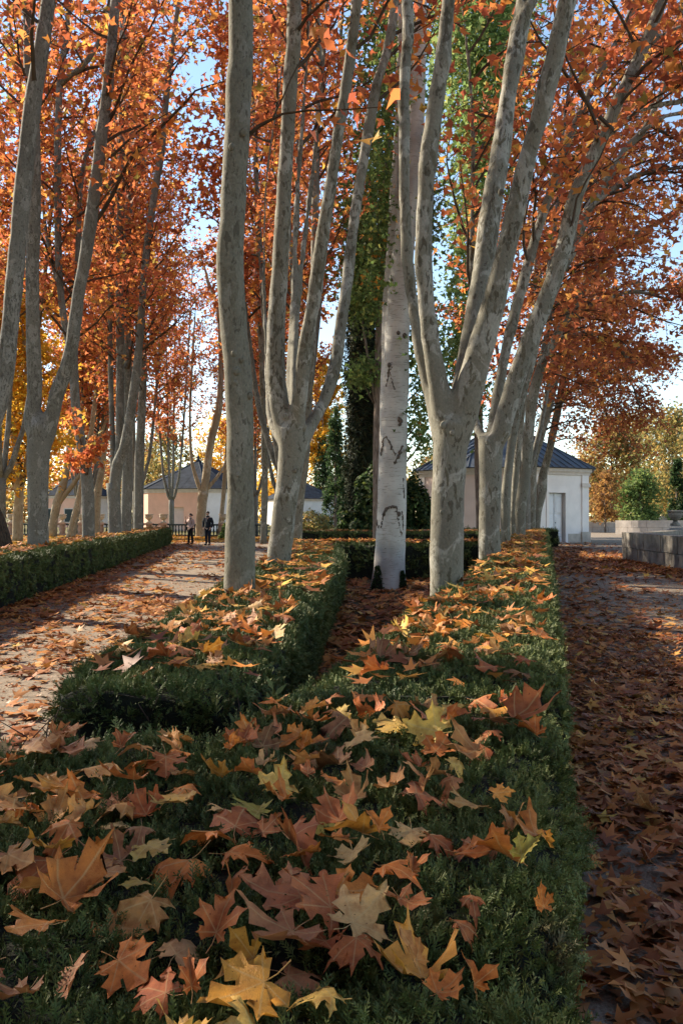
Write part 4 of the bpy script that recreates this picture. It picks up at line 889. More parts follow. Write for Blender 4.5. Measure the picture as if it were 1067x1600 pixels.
hedge('dark cross hedge closing the bed behind the white poplar', [((-1.25,20.4),(-1.25,19.45)), ((rl(20)-.05,20.75),(rl(20)-.05,19.75))], seed=5)
hedge('second cross hedge farther back, seen just above the first', [((-2.0,34.0),(-2.0,33.0)), ((rl(34)-.1,34),(rl(34)-.1,33))], seed=6)
hedge('square hedge end in front of the white pavilion door', [((5.6,40.6),(5.6,39.4)), ((10.25,40.6),(10.25,39.4))], seed=7)
def woody_end():
    rng = np.random.default_rng(12); tb_ = []
    for k in range(130):
        x = rng.uniform(-1.22, -.4); y = 3.30 + rng.uniform(-.08, .04); b = Vector((x, y+.05, .02)); e = Vector((min(-.4, max(-1.2, x + rng.normal(0,.16))), y - rng.uniform(-.02,.07), rng.uniform(.3,.74)))
        mid = b.lerp(e, .5) + Vector((rng.normal(0,.09), rng.normal(-.03,.04), rng.normal(0,.05))); P, r = smooth_path([b, mid, e], [.007,.005,.002], .06); tb_.append((P, r))
        for _ in range(3):
            i = rng.integers(len(P)//3, len(P)); f = P[i] + Vector((rng.normal(0,.08), rng.normal(-.02,.05), rng.uniform(.0,.12))); tb_.append(([P[i], f], [.003,.0015]))
    c = lroot.location; me = tubes_mesh('bare_stems', [([p - c for p in P], r) for P, r in tb_], 5)
    link('bare_stems', me, STEM, lroot, True)['kind'] = 'stuff'
woody_end()

# ------------------------------------------------------------------ fallen leaves
def leaf_outline(seed=0):
    g = random.Random(seed)
    """five pointed lobes with side teeth, about 1 unit across; returns verts, tris, vein weight"""
    lobes = [(a + g.uniform(-7,7), L*g.uniform(.84,1.14)) for a, L in [(-112, .50), (-54, .80), (0, 1.0), (54, .80), (112, .50)]]; V = [(0,0)]; vein = [1.0]; T = []
    def pol(a, r): return (math.sin(R(a))*r, math.cos(R(a))*r)
    notch = [-158, -80, -27, 27, 80, 158]; nr_ = [.10] + [q*g.uniform(.85,1.15) for q in (.29, .38, .38, .29)] + [.10]; nid = []
    for a, r in zip(notch, nr_): nid.append(len(V)); V.append(pol(a, r)); vein.append(0)
    for i, (a, L) in enumerate(lobes):
        ax, ay = pol(a, 1); sx, sy = ay, -ax
        def pt(t, s): return (ax*L*t + sx*L*s, ay*L*t + sy*L*s)
        M = len(V); V.append(pt(.5, 0)); vein.append(1); M2 = len(V); V.append(pt(.78, 0)); vein.append(1); Tp = len(V); V.append(pt(1.0, 0.02)); vein.append(.9)
        for sg, nn_ in ((-1, nid[i]), (1, nid[i+1])):
            A_ = len(V); V.append(pt(.47, .20*sg*g.uniform(.85,1.2))); D = len(V); V.append(pt(.68*g.uniform(.92,1.08), .30*sg*g.uniform(.8,1.2))); E = len(V); V.append(pt(.73, .12*sg)); vein += [0, 0, 0]
            G = len(V); V.append(pt(.88, .045*sg)); vein.append(.2)
            for f in [(0, nn_, M), (nn_, A_, M), (A_, D, M2), (A_, M2, M), (D, E, M2), (E, G, M2), (G, Tp, M2)]:
                T.append(f if sg > 0 else f[::-1])
    return np.array(V), T, np.array(vein)
LEAF_SHAPES = [leaf_outline(i) for i in range(16)]

def fallen_mesh(seed, style):
    """one dried leaf: cupped, rolled or folded; with its stalk"""
    LV, LT, LVEIN = LEAF_SHAPES[seed]; rng = np.random.default_rng(900+seed); x, y = LV[:,0].copy(), LV[:,1].copy()
    jit = 1 + rng.normal(0, .05, len(x)); x *= jit; y *= jit; r = np.hypot(x, y)
    z = np.zeros_like(x)
    ang = np.arctan2(x, y)
    if style == 'flat': z = .30*r*r*np.cos(2*ang+rng.uniform(0,6)) + .13*np.sin(5*x+rng.uniform(0,6))*r + .12*r**3
    elif style == 'cup': z = .75*r*r + .2*np.sin(4*ang+rng.uniform(0,6))*r
    elif style == 'arch': z = -.62*r*r + .2*np.sin(3*ang+rng.uniform(0,6))*r
    elif style == 'fold': x, z = x*.72, .95*np.abs(x) - .25*r*r + .1*np.sin(6*y)*r
    elif style == 'roll':
        k = 3.2; th = x*k; x, z = np.sin(th)/k, (1-np.cos(th))/k + .05*np.sin(5*y)
    z += rng.normal(0, .04, len(x))*r*(1-LVEIN)*1.5 - .03*LVEIN*r
    V = [(a, b - .2, c) for a, b, c in zip(x, y, z)]; b0 = len(V); F_ = [tuple(t) for t in LT]; ve = list(LVEIN)
    P = [Vector((0,-.18,-.008)), Vector((.02,-.4,.02)), Vector((.06*rng.normal(0,1),-.62,.05+.06*rng.normal(0,1)))]
    tv, tq = tube_arrays(P, [.011,.008,.011], 4)
    V += [tuple(v) for v in tv]; F_ += [tuple(int(i)+b0 for i in q) for q in tq]; ve += [1.0]*len(tv)
    me = bpy.data.meshes.new('fallen_leaf'); me.from_pydata(V, [], F_); me.update()
    a = me.attributes.new('vein', 'FLOAT', 'POINT'); a.data.foreach_set('value', np.array(ve, dtype=np.float32))
    eg = np.zeros(len(V), dtype=np.float32); eg[:b0] = np.clip(np.hypot(LV[:,0], LV[:,1]), 0, 1)**1.3*(1-.45*LVEIN); a = me.attributes.new('edge', 'FLOAT', 'POINT'); a.data.foreach_set('value', eg)
    me.polygons.foreach_set('use_smooth', [True]*len(me.polygons)); me.materials.append(FALLEN)
    return me
STYLES = ['flat','flat','cup','arch','fold','roll','flat','arch','cup','flat','arch','fold','cup','roll','arch','flat']
LEAFS = [fallen_mesh(i, s) for i, s in enumerate(STYLES)]
LC = {'tan': (.52,.245,.075), 'orange': (.58,.19,.038), 'rust': (.42,.125,.036), 'golden': (.62,.275,.045), 'yellow': (.60,.38,.09), 'yellow-green': (.42,.36,.07), 'pinkish brown': (.44,.18,.072), 'brown': (.27,.115,.045), 'pale': (.52,.32,.135)}
LEAF_POS = []
def put_leaf(p, size, colour, label, group, nrm=None, yaw=None, mesh=None, spin=None):
    i = len(LEAF_POS) if mesh is None else mesh; me = LEAFS[i % len(LEAFS)] if mesh is None else mesh
    o = bpy.data.objects.new('fallen_leaf', me); COL.objects.link(o)
    nrm = nrm or Vector((random.gauss(0,.2), random.gauss(-.12,.2), 1)); q = nrm.normalized().to_track_quat('Z', 'Y')
    o.rotation_euler = (q.to_matrix() @ Matrix.Rotation(random.uniform(0,6.283) if yaw is None else yaw, 3, 'Z')).to_euler()
    o.location = p; o.scale = (size*random.uniform(.82,1.12), size*random.uniform(.88,1.12), size*random.uniform(.75,1.35))
    c = LC[colour]; j = random.uniform(.82,1.16); o.color = (c[0]*j*random.uniform(.95,1.05), c[1]*j*random.uniform(.93,1.07), c[2]*j, 1)
    tag(o, label, 'leaf', group); LEAF_POS.append(p); return o
SITS = .035
def on_hedge(px, py, lift=0.0):
    """where the view ray through a photo pixel meets the hedge top"""
    Yv = (CAMZ-HH-.03)*F/(py-HY)
    for _ in range(4):
        x = (px-CX)/F*Yv; z = hedge_top(x, Yv) + SITS + lift; Yv = (CAMZ-z)*F/(py-HY)
    return Vector(((px-CX)/F*Yv, Yv, CAMZ-(py-HY)/F*Yv))
GH = 'large fallen plane leaves on the foreground hedge'
BIG = [  # px, py, width px, colour, style, (tilt x, tilt y), label
 (392,1540,185,'golden',0,(.1,-.35),'largest golden leaf, lying flat at the bottom edge of the picture'),
 (505,1548,130,'yellow',7,(.1,.05),'pale yellow curled leaf just right of the largest golden leaf'),
 (345,1440,130,'rust',4,(-.1,-.75),'reddish leaf standing on edge above the largest golden leaf'),
 (178,1466,150,'tan',0,(0,-.2),'wide tan leaf with spread lobes left of the reddish standing leaf'),
 (62,1440,115,'orange',9,(0,-.1),'orange-tan leaf over others near the lower left edge'),
 (452,1395,150,'pinkish brown',6,(.1,-.25),'broad pinkish-brown leaf in the middle of the foreground hedge'),
 (565,1432,135,'pale',9,(.2,-.25),'pale tan leaf with long points right of the broad pinkish one'),
 (285,1348,150,'orange',7,(0,-.15),'broad orange leaf left of centre of the foreground hedge'),
 (238,1322,95,'yellow',1,(0,-.1),'yellowish leaf behind the broad orange leaf'),
 (340,1296,135,'orange',3,(0,-.1),'flat orange leaf above the broad orange leaf'),
 (268,1246,105,'yellow',6,(0,-.1),'yellow leaf with long lobes in the upper part of the foreground hedge'),
 (395,1262,100,'yellow-green',1,(.1,-.1),'yellow-green leaf beside the orange ones in mid hedge'),
 (182,1258,75,'pinkish brown',2,(-.1,-.3),'pinkish leaf left of the long-lobed yellow leaf'),
 (128,1242,95,'orange',9,(0,-.15),'orange leaf near the left edge, upper foreground hedge'),
 (530,1218,85,'orange',0,(.05,-.3),'bright orange leaf showing its five lobes, right of centre'),
 (642,1302,88,'pale',0,(.1,-.3),'pale tan open leaf alone on the green, right part of the hedge'),
 (588,1285,75,'orange',4,(.3,-.8),'curled orange leaf standing up left of the pale open leaf'),
 (650,1196,65,'rust',2,(0,-.1),'rust leaf pair behind the pale open leaf'),
 (492,1282,110,'yellow-green',3,(.2,.1),'arched greenish leaf in the centre of the hedge'),
 (530,1308,75,'orange',1,(.2,-.2),'small orange leaf under the arched greenish leaf'),
 (102,1294,95,'orange',10,(0,-.2),'orange leaf above the tan one near the left edge'),
 (92,1372,130,'tan',0,(0,-.1),'tan leaf with a bent lobe near the left edge, mid hedge'),
 (225,1418,130,'tan',7,(0,-.1),'tan leaf left of the reddish standing leaf, half covered'),
 (285,1480,105,'pale',3,(.1,0),'pale arched leaf under the reddish standing leaf'),
 (30,1555,110,'brown',2,(0,-.2),'brown leaf in the lower left corner'),
 (248,1542,110,'rust',10,(.1,-.2),'rust leaf left of the largest golden leaf'),
 (300,1525,90,'rust',4,(.1,-.9),'narrow rust leaf on edge left of the largest golden leaf'),
 (500,1478,105,'rust',8,(.1,-.2),'rust leaf tucked under the pale one, lower centre'),
 (645,1488,78,'tan',5,(.65,-1.0),'tall tan curled leaf standing upright in the lower right hedge'),
 (738,1525,92,'orange',4,(.55,-1.1),'glowing orange folded leaf standing upright near the hedge corner'),
 (690,1545,80,'orange',2,(.1,-.4),'orange leaf at the foot of the glowing upright leaf'),
 (820,1328,70,'yellow-green',11,(-.35,-.8),'yellow-green leaf standing at the right rim of the hedge'),
 (852,1312,45,'golden',5,(.8,-.6),'narrow golden leaf hanging over the right rim of the hedge'),
 (846,1408,52,'orange',2,(.1,-.9),'small bright orange leaf on the right rim of the hedge'),
 (738,1402,70,'rust',7,(.1,-.3),'rust curled leaf on the green near the right rim'),
 (722,1440,60,'rust',3,(.3,-.5),'dark rust leaf below the curled one near the right rim'),
 (780,1238,58,'golden',1,(-.2,-.3),'golden leaf by itself near the right rim, farther up'),
 (645,1352,70,'rust',4,(.1,-.6),'shaded rust leaf below the pale open leaf'),
 (440,1225,85,'yellow',9,(.1,-.2),'pale yellow leaf in the upper middle of the foreground hedge'),
 (375,1160,70,'rust',2,(0,-.2),'curled rust leaf in front of the woody end of the middle hedge'),
 (195,1160,70,'rust',4,(0,-.6),'red-brown leaf with its stalk up, upper left foreground hedge'),
 (60,1165,90,'tan',1,(0,-.1),'tan leaf at the far left rim of the foreground hedge'),
 (150,1195,100,'tan',3,(0,-.1),'broad tan leaf at the upper left of the foreground hedge'),
 (225,1190,90,'orange',7,(0,-.1),'orange leaf beside the red-brown one, upper left'),
 (260,1190,85,'rust',0,(.1,-.5),'rust pointed leaf facing the camera, upper left hedge'),
 (10,1250,75,'pale',5,(0,-.4),'whitish curled leaf at the left picture edge'),
 (465,1150,70,'orange',5,(.2,-.5),'orange curled leaf behind the yellow one, upper middle'),
 (560,1145,55,'tan',2,(.1,-.4),'small tan leaf beyond the bright orange five-lobed leaf'),
 (625,1105,62,'golden',10,(.1,-.5),'golden leaf standing at the cleft in the right hedge'),
 (700,1108,75,'yellow',6,(.1,-.1),'long yellow leaf bridging the cleft in the right hedge'),
 (765,1142,50,'rust',3,(.1,-.3),'rust leaf just before the cleft near the right rim'),
]
for i, (px, py, wd, colr, st, tl, lab) in enumerate(BIG):
    up = abs(tl[1]) > .55 or abs(tl[0]) > .55
    p = on_hedge(px, py, .012 + (.035 if up else 0) + .004*(i % 3)); s = wd*p.y/F/1.6
    if up: p.z -= .0
    put_leaf(p, s*(1.05 if not up else 1.0), colr, lab, GH, Vector((tl[0] + (random.gauss(0,.15) if not up else 0), tl[1]*.7 + (random.gauss(.05,.2) if not up else 0), 1 if not up else .6)), yaw=(random.uniform(0,6.28) if not up else random.uniform(-.5,.5)), mesh=LEAFS[st])
WORDS = {'tan':'tan','orange':'orange','rust':'rust-red','golden':'golden','yellow':'pale yellow','yellow-green':'yellow-green','pinkish brown':'pinkish-brown','brown':'brown','pale':'pale'}
SHAPE = {'flat':'flat', 'cup':'cupped', 'arch':'arched', 'fold':'folded', 'roll':'rolled'}
CP = ['tan']*5 + ['orange']*6 + ['rust']*4 + ['golden']*2 + ['yellow']*1 + ['pinkish brown']*4 + ['brown']*2 + ['pale']
def fill(n, xr, yr, size, where, group, dens=None, dmin=.05, tilt=.34, lift=.012):
    k = 0; tries = 0
    while k < n and tries < n*60:
        tries += 1; y = random.uniform(*yr); a, b = xr(y); x = random.uniform(a, b)
        if dens and random.random() > dens(x, y): continue
        p = Vector((x, y, hedge_top(x, y) + SITS + lift + random.uniform(0, .012)))
        if any((p-q).length < dmin for q in LEAF_POS): continue
        c = random.choice(CP); st = random.randrange(len(LEAFS)); sz = size*random.uniform(.55,1.2)
        fr_ = (x - a)/(b - a); side = 'left side' if fr_ < .34 else ('middle' if fr_ < .67 else 'right side'); near = 'near' if y < yr[0] + .45*(yr[1]-yr[0]) else 'far'
        big_ = 'small ' if sz < size*.85 else ''
        put_leaf(p, sz, c, f'{big_}{SHAPE[STYLES[st]]} {WORDS[c]} leaf {where}, {near} {side}', group, Vector((random.gauss(0,tilt), random.gauss(-.05,tilt), 1)), mesh=LEAFS[st]); k += 1
def d_f(x, y): return 1.0 if x < .05 + .02*y else max(.12, .62 - (x-.05)*1.2)
fill(135, lambda y: (-.6-.25*y, rx(y)-.08), (1.05, 2.5), .092, 'among many on the foreground hedge', GH, d_f, .055)
fill(22, lambda y: (-.25, rx(y)-.1), (2.45, 2.95), .12, 'on the foreground hedge before the cleft', GH, None, .1)
fill(58, lambda y: (rl(y)+.05, rx(y)-.06), (3.4, 7.2), .12, 'on the long right hedge behind the cleft', 'fallen plane leaves on the long right hedge', lambda x, y: .35 + .65*((rx(y)-x)/1.0), .08)
fill(42, lambda y: (-1.15, -.36), (3.4, 6.9), .13, 'on the middle hedge before the unforked trunk', 'fallen plane leaves on the middle hedge', None, .08)

# small flat leaves for the carpets
def litter_templates():
    out = []
    for s in range(4):
        rng = np.random.default_rng(s); lob = [(-108,.5),(-52,.74),(0,.92),(52,.74),(108,.5)]; no = [(-158,.1),(-80,.3),(-27,.38),(27,.38),(80,.3),(158,.1)]
        V = [(0,0,0)]; ids = []
        for i in range(6):
            ids.append(len(V)); V.append((math.sin(R(no[i][0]))*no[i][1], math.cos(R(no[i][0]))*no[i][1], 0))
            if i < 5: ids.append(len(V)); V.append((math.sin(R(lob[i][0]))*lob[i][1], math.cos(R(lob[i][0]))*lob[i][1], 0))
        V = np.array(V, float); r = np.hypot(V[:,0], V[:,1]); V[:,2] = rng.uniform(-.25,.45)*r*r + rng.normal(0,.09,len(V))*r
        out.append((V - np.array([0,.2,0]), np.array([(0, ids[k+1], ids[k]) for k in range(len(ids)-1)])))
    return out
LTEM = litter_templates()
def carpet(name, label, pos, size, pal, seed, tilt=.2, kind='stuff', cat='fallen leaves', jit=.22):
    rng = np.random.default_rng(seed); Vs = []; Ts = []; Cs = []; b = 0
    pos = np.asarray(pos, float); part = rng.integers(0, 4, len(pos))
    for k, (tv, tt) in enumerate(LTEM):
        q = pos[part == k]; n = len(q)
        if not n: continue
        nr = np.stack([rng.normal(0,tilt,n), rng.normal(0,tilt,n), np.ones(n)], 1); V, T = scatter(tv, tt, q, nr, size*rng.uniform(.6,1.2,n), rng)
        Vs.append(V); Ts.append(T+b); b += len(V); Cs.append(np.repeat(palette(pal, n, rng, jit), len(tv), axis=0))
    o = link(name, fast_mesh(name, np.concatenate(Vs), np.concatenate(Ts), np.concatenate(Cs)), LITTER)
    return tag(o, label, cat, kind=kind)
def sample(n, fn, seed, wt=None):
    rng = np.random.default_rng(seed); out = []
    while len(out) < n:
        x, y = fn(rng)
        if wt is None or rng.random() < wt(x, y): out.append((x, y))
    return np.array(out)
def zrand(P, z0, dz, seed):
    rng = np.random.default_rng(seed); return np.concatenate([P, (z0 + dz*rng.random(len(P)))[:,None]], 1)
# right path: thick by the hedge, thinning to swept gravel in the middle
def w_right(x, y):
    d = x - rx(y); swept = math.exp(-((d - (2.3 + .06*y))/(.9+.05*y))**2) * (1 if y > 8 else max(0, (y-5)/3))
    w_ = 1.0 - .95*swept + .0*d; m_ = mnoise.noise(Vector((x*.9, y*.5, 2)))
    if y < 4 and d < .42 and mnoise.noise(Vector((x*2.2, y*1.3, 7))) > -.15: w_ *= .25
    if mnoise.noise(Vector((x*.35,y*.35,4))) > .1: w_ *= .85
    return max(.02, min(1, w_*(.85+.5*m_)))
Pn = sample(12500, lambda g: ((lambda y: (rx(y) + .03 + g.random()*(2.2+.22*y), y))(1.3 + 9*g.random()**1.15)), 1, w_right)
carpet('path_leaf_carpet', 'thick carpet of brown fallen leaves on the near right path', zrand(Pn, .012, .05, 1), .098, PAL_LITTER, 21, .24)
Pf = sample(3600, lambda g: ((lambda y: (rx(y) + .03 + g.random()*(3.2+.2*y), y))(10 + 36*g.random()**1.3)), 2, w_right)
carpet('path_leaves_beyond', 'scattered brown leaves farther along the right path', zrand(Pf, .01, .03, 2), .17, PAL_LITTER, 22, .18)
Pw = sample(1500, lambda g: ((lambda y: (8.95 + (y-20)*.035 - abs(g.normal(0,.55)), y))(17 + 11*g.random())), 23)
carpet('leaf_drift_by_wall', 'drift of brown leaves along the foot of the stone wall', zrand(Pw, .012, .09, 3), .18, PAL_LITTER, 24, .3)
def w_left(x, y):
    e = min(abs(x - lx(y)), abs(x+1.25)); return max(.04, min(1, .10 + .9*math.exp(-abs(x-lx(y))/.6) + .4*math.exp(-abs(x+1.25)/.4) + .5*mnoise.noise(Vector((x*.5, y*.35, 8)))))
Pl = sample(2500, lambda g: ((lambda y: (lx(y) + g.random()*(-1.22-lx(y)), y))(3.2 + 11*g.random())), 4, w_left)
carpet('left_path_leaves', 'brown and orange leaves scattered on the near left path', zrand(Pl, .01, .03, 4), .16, PAL_LITTER+[((.44,.2,.06),3)], 25, .2)
Pl = sample(3800, lambda g: ((lambda y: (lx(y) + g.random()*(-1.22-lx(y)), y))(14 + 38*g.random()**1.2)), 5, w_left)
carpet('left_path_leaves_beyond', 'orange leaves covering the far left path', zrand(Pl, .01, .03, 5), .18, PAL_LITTER+[((.44,.17,.05),6)], 26, .2)
Pb = sample(2600, lambda g: ((lambda y: (-.3 + g.random()*(rl(y)+.3), y))(4 + 15.5*g.random()**.8)), 6)
carpet('bed_leaves', 'leaves covering the ground of the bed round the white poplar', zrand(Pb, .012, .04, 6), .17, PAL_LITTER+[((.40,.19,.06),3)], 27, .24)
Pv = sample(15000, lambda g: ((lambda y: (lx(y) - .95 - g.random()*(10+y*.55), y))(14 + 52*g.random()**.9)), 7)
carpet('lawn_leaves', 'golden leaves carpeting the sunlit lawn behind the left hedge', zrand(Pv, .01, .05, 7), .26, PAL_LAWNLIT, 28, .25)
Pv = sample(5000, lambda g: (-14 + 14*g.random(), 47+14*g.random()), 8)
carpet('lawn_edge_leaves', 'golden leaves on the lawn edge behind the couple', zrand(Pv, .01, .05, 8), .26, PAL_LAWNLIT, 29, .25)
Pv = sample(5000, lambda g: (-1 + 12*g.random(), 20.8+18*g.random()), 9)
carpet('leaves_between_cross_hedges', 'leaves on the ground between the cross hedges', zrand(Pv, .01, .05, 9), .22, PAL_LITTER, 30, .25)
# leaves too far to pick apart on the hedge tops
def hedge_leaves(n, fn, seed, label, name, dens=None):
    P = sample(n, fn, seed, dens); z = np.array([hedge_top(x, y) + SITS + .012 + min(.07, .0035*y) for x, y in P]); carpet(name, label, np.concatenate([P, z[:,None]], 1), .165, PAL_LITTER+[((.50,.22,.06),9),((.55,.33,.08),4)], seed, .25)
hedge_leaves(950, lambda g: ((lambda y: (rl(y)+.05 + g.random()*.9, y))(7.2 + 31*g.random())), 41, 'small leaves dotting the far part of the long right hedge', 'far_right_hedge_leaves')
hedge_leaves(270, lambda g: ((lambda y: (-1.15 + g.random()*1.0, y))(6.9 + 12.3*g.random())), 42, 'leaves dotting the far part of the middle hedge', 'far_middle_hedge_leaves')
hedge_leaves(950, lambda g: ((lambda y: (lx(y) - .92 + g.random()*.88, y))(10 + 33*g.random())), 43, 'leaves on top of the left boundary hedge', 'left_hedge_leaves')
hedge_leaves(420, lambda g: (-1.2 + g.random()*5, 19.7 + g.random()*.75), 44, 'leaves on top of the dark cross hedge', 'cross_hedge_leaves')
hedge_leaves(420, lambda g: (-2 + g.random()*9, 33.1 + g.random()*.8), 45, 'leaves on top of the second cross hedge', 'second_cross_hedge_leaves')
def near_extra(n, fn, seed, label, name):
    P = sample(n, fn, seed); z = np.array([hedge_top(x, y) + SITS + .014 for x, y in P]); carpet(name, label, np.concatenate([P, z[:,None]], 1), .115, PAL_LITTER+[((.54,.21,.05),9),((.56,.30,.07),4)], seed, .32)
near_extra(150, lambda g: ((lambda y: (rl(y)+.05 + (g.random()**1.2)*.9, y))(3.35 + 4.0*g.random())), 51, 'smaller leaves between the large ones on the long right hedge', 'small_right_hedge_leaves')
near_extra(120, lambda g: ((lambda y: (-1.15 + g.random()*.8, y))(3.45 + 3.6*g.random())), 52, 'smaller leaves between the large ones on the middle hedge', 'small_middle_hedge_leaves')
# nearest leaves on the right path, each a thing of its own
k = 0; g_ = 'large brown leaves on the near right path'
while k < 20:
    y = random.uniform(2.2, 4.6); x = rx(y) + random.uniform(.2, .45 + .3*y)
    c = random.choice(['brown','rust','pinkish brown','tan','brown','pale'])
    if any((Vector((x,y,.07))-q).length < .12 for q in LEAF_POS): continue
    put_leaf(Vector((x, y, .07)), .115*random.uniform(.85,1.2), c, f'{WORDS[c]} leaf on top of the leaf carpet of the near right path', g_, Vector((random.gauss(0,.15), random.gauss(-.1,.15), 1))); k += 1

# trodden fragments and grit between the leaves
def fragments(name, label, fn, n, seed):
    P = sample(n, fn, seed); rng = np.random.default_rng(seed); nr = np.stack([rng.normal(0,.3,n), rng.normal(0,.3,n), np.ones(n)], 1)
    tv = np.array([(-.5,-.3,0),(.5,-.35,.05),(.1,.55,0)]); V, T = scatter(tv, np.array([(0,1,2)]), zrand(P, .007, .012, seed), nr, .03*rng.uniform(.4,1.6,n), rng)
    o = link(name, fast_mesh(name, V, T, np.repeat(palette(PAL_LITTER, n, rng), 3, axis=0)), LITTER); tag(o, label, 'leaf litter', kind='stuff')
fragments('right_path_fragments', 'crushed leaf fragments and grit on the right path', lambda g: ((lambda y: (rx(y)+.02+g.random()*(1.5+.25*y), y))(1.3+18*g.random()**1.6)), 14000, 61)
fragments('left_path_fragments', 'crushed leaf fragments and grit on the left path', lambda g: ((lambda y: (lx(y)+g.random()*(-1.22-lx(y)), y))(3+17*g.random()**1.3)), 9000, 62)

# ------------------------------------------------------------------ pavilions
def pavilion(label, center, faces, rot, eave, apex, walls, roofmat, door_face=None, door_off=0.0, niche_face=None, seams=.55, plain=False, window_face=None, finial=True, pilasters=()):
    """eight-sided pavilion. faces = (long, short) side lengths; rot = direction of the first face's normal measured from -Y towards +X"""
    L1, L2 = faces; ap = L1/2 + L2*math.sqrt(.5); ap2 = L2/2 + L1*math.sqrt(.5)
    root = tag(empty('pavilion', (center[0], center[1], 0)), label, 'pavilion', 'garden pavilions')
    def fr(i):
        a = rot + i*math.pi/4; n = Vector((math.sin(a), -math.cos(a), 0)); d = Vector((math.cos(a), math.sin(a), 0)); return n, d, (ap if i % 2 == 0 else ap2), (L1 if i % 2 == 0 else L2)
    corners = []
    for i in range(8):
        n, d, A_, L_ = fr(i); corners.append(n*A_ + d*(L_/2))
    def ring(off):
        return [((c.length+off)/c.length*c.x, (c.length+off)/c.length*c.y) for c in corners]
    def slab(i, x0, x1, z0, z1, o0, o1):
        """box on face i: along x0..x1, outwards o0..o1"""
        n, d, A_, L_ = fr(i); q = lambda x, o, z: tuple(n*(A_+o) + d*x + Vector((0,0,z)))
        m = MB(); m.hexa([q(x0,o1,z0), q(x1,o1,z0), q(x1,o0,z0), q(x0,o0,z0)], [q(x0,o1,z1), q(x1,o1,z1), q(x1,o0,z1), q(x0,o0,z1)]); return m
    for i in range(8):
        n, d, A_, L_ = fr(i); mat = walls[i % len(walls)] if isinstance(walls, (list, tuple)) else walls
        op = None
        if i == door_face: op = (door_off-.62, door_off+.62, 0.0, 2.78)
        if i == niche_face: op = (-.8, .8, 0.0, 2.35)
        if op:
            m = MB()
            for x0, x1, z0, z1 in ((-L_/2, op[0], 0, eave), (op[1], L_/2, 0, eave), (op[0], op[1], op[3], eave)):
                q = slab(i, x0, x1, z0, z1, -.35, 0); m.add(q.v, q.f)
            m.build('wall', mat, root)
        else: slab(i, -L_/2, L_/2, 0, eave, -.35, 0).build('wall', mat, root)
        if not plain:
            segs = [(-L_/2, L_/2)] if not op else [(-L_/2, op[0]-.2), (op[1]+.2, L_/2)]
            for x0, x1 in segs: slab(i, x0, x1, 0, .5, .004, .05).build('plinth', PLINTH, root)
    m = MB(); m.prism(ring(.10), eave-.34, eave-.22); m.build('cornice_band', TRIM, root)
    m = MB(); m.prism(ring(.22), eave-.16, eave+.02); m.prism(ring(.14), eave-.22, eave-.16); m.build('cornice', TRIM, root)
    for i in pilasters:
        for sgn in (-1, 1):
            n, d, A_, L_ = fr(i); x = sgn*(L_/2-.28)
            p = slab(i, x-.26, x+.26, .55, eave-.34, .0, .07).build('pilaster', WHITE, root, bevel=.01)
            c = slab(i, x-.33, x+.33, eave-1.0, eave-.86, .075, .15).build('capital_band', TRIM, p); slab(i, x-.30, x+.30, eave-.86, eave-.78, .075, .11).build('capital_band', TRIM, p)
            slab(i, x-.33, x+.33, 0, .6, .053, .13).build('pilaster_base', PLINTH, p)
    # roof: one panel between each pair of standing seams
    ev = [Vector((x, y, eave+.03)) for x, y in ring(.42)]; top = Vector((0, 0, apex))
    roof = empty('roof'); roof.parent = root
    for i in range(8):
        a, b = ev[i-1], ev[i]; Lf = (b-a).length; k = max(2, int(Lf/seams)); nrm = (b-a).cross(top-a).normalized(); e = (b-a).normalized()
        mid = (a+b)/2; upv = (top-mid)
        def roofpt(s, t):  # s along the eave, t up the slope; seams run straight up the slope
            return a + e*s + upv*t
        def tmax(s):
            return min(1.0, (s/(Lf/2)) if s <= Lf/2 else ((Lf-s)/(Lf/2)))
        for j in range(k):
            s0, s1 = Lf*j/k, Lf*(j+1)/k; pts = [(s0,0),(s1,0),(s1,tmax(s1))]
            if s0 < Lf/2 < s1: pts.append((Lf/2, 1.0))
            pts.append((s0, tmax(s0))); P = []
            for s, t in pts:
                q = roofpt(s, t)
                if not P or (q-P[-1]).length > .02: P.append(q)
            if len(P) < 3: continue
            th = nrm*random.uniform(.025, .04); n_ = len(P); m = MB()
            m.add([tuple(q) for q in P] + [tuple(q+th) for q in P], [tuple(range(n_-1,-1,-1)), tuple(range(n_, 2*n_))] + [(x, (x+1)%n_, n_+(x+1)%n_, n_+x) for x in range(n_)])
            m.build('roof_panel', roofmat, roof)
        for j in range(1, k):
            s = Lf*j/k; q0 = roofpt(s, 0)+nrm*.05; q1 = roofpt(s, tmax(s)*.985)+nrm*.05
            if seams < .9:
                m = MB(); m.tube([q0, q1], [.028, .028], 4); m.build('roof_seam', roofmat, roof)
        m = MB(); m.tube([b + nrm*.03, b.lerp(top, .5)+nrm*.03, top+Vector((0,0,.03))], [.055,.055,.055], 6); m.build('hip_ridge', roofmat, roof, True)
    if finial:
        m = MB(); m.lathe([(.28,0),(.22,.2),(.10,.35),(.16,.5),(.07,.65),(.03,1.05)], 10, (0,0,apex-.1)); m.build('finial', roofmat, roof, True)
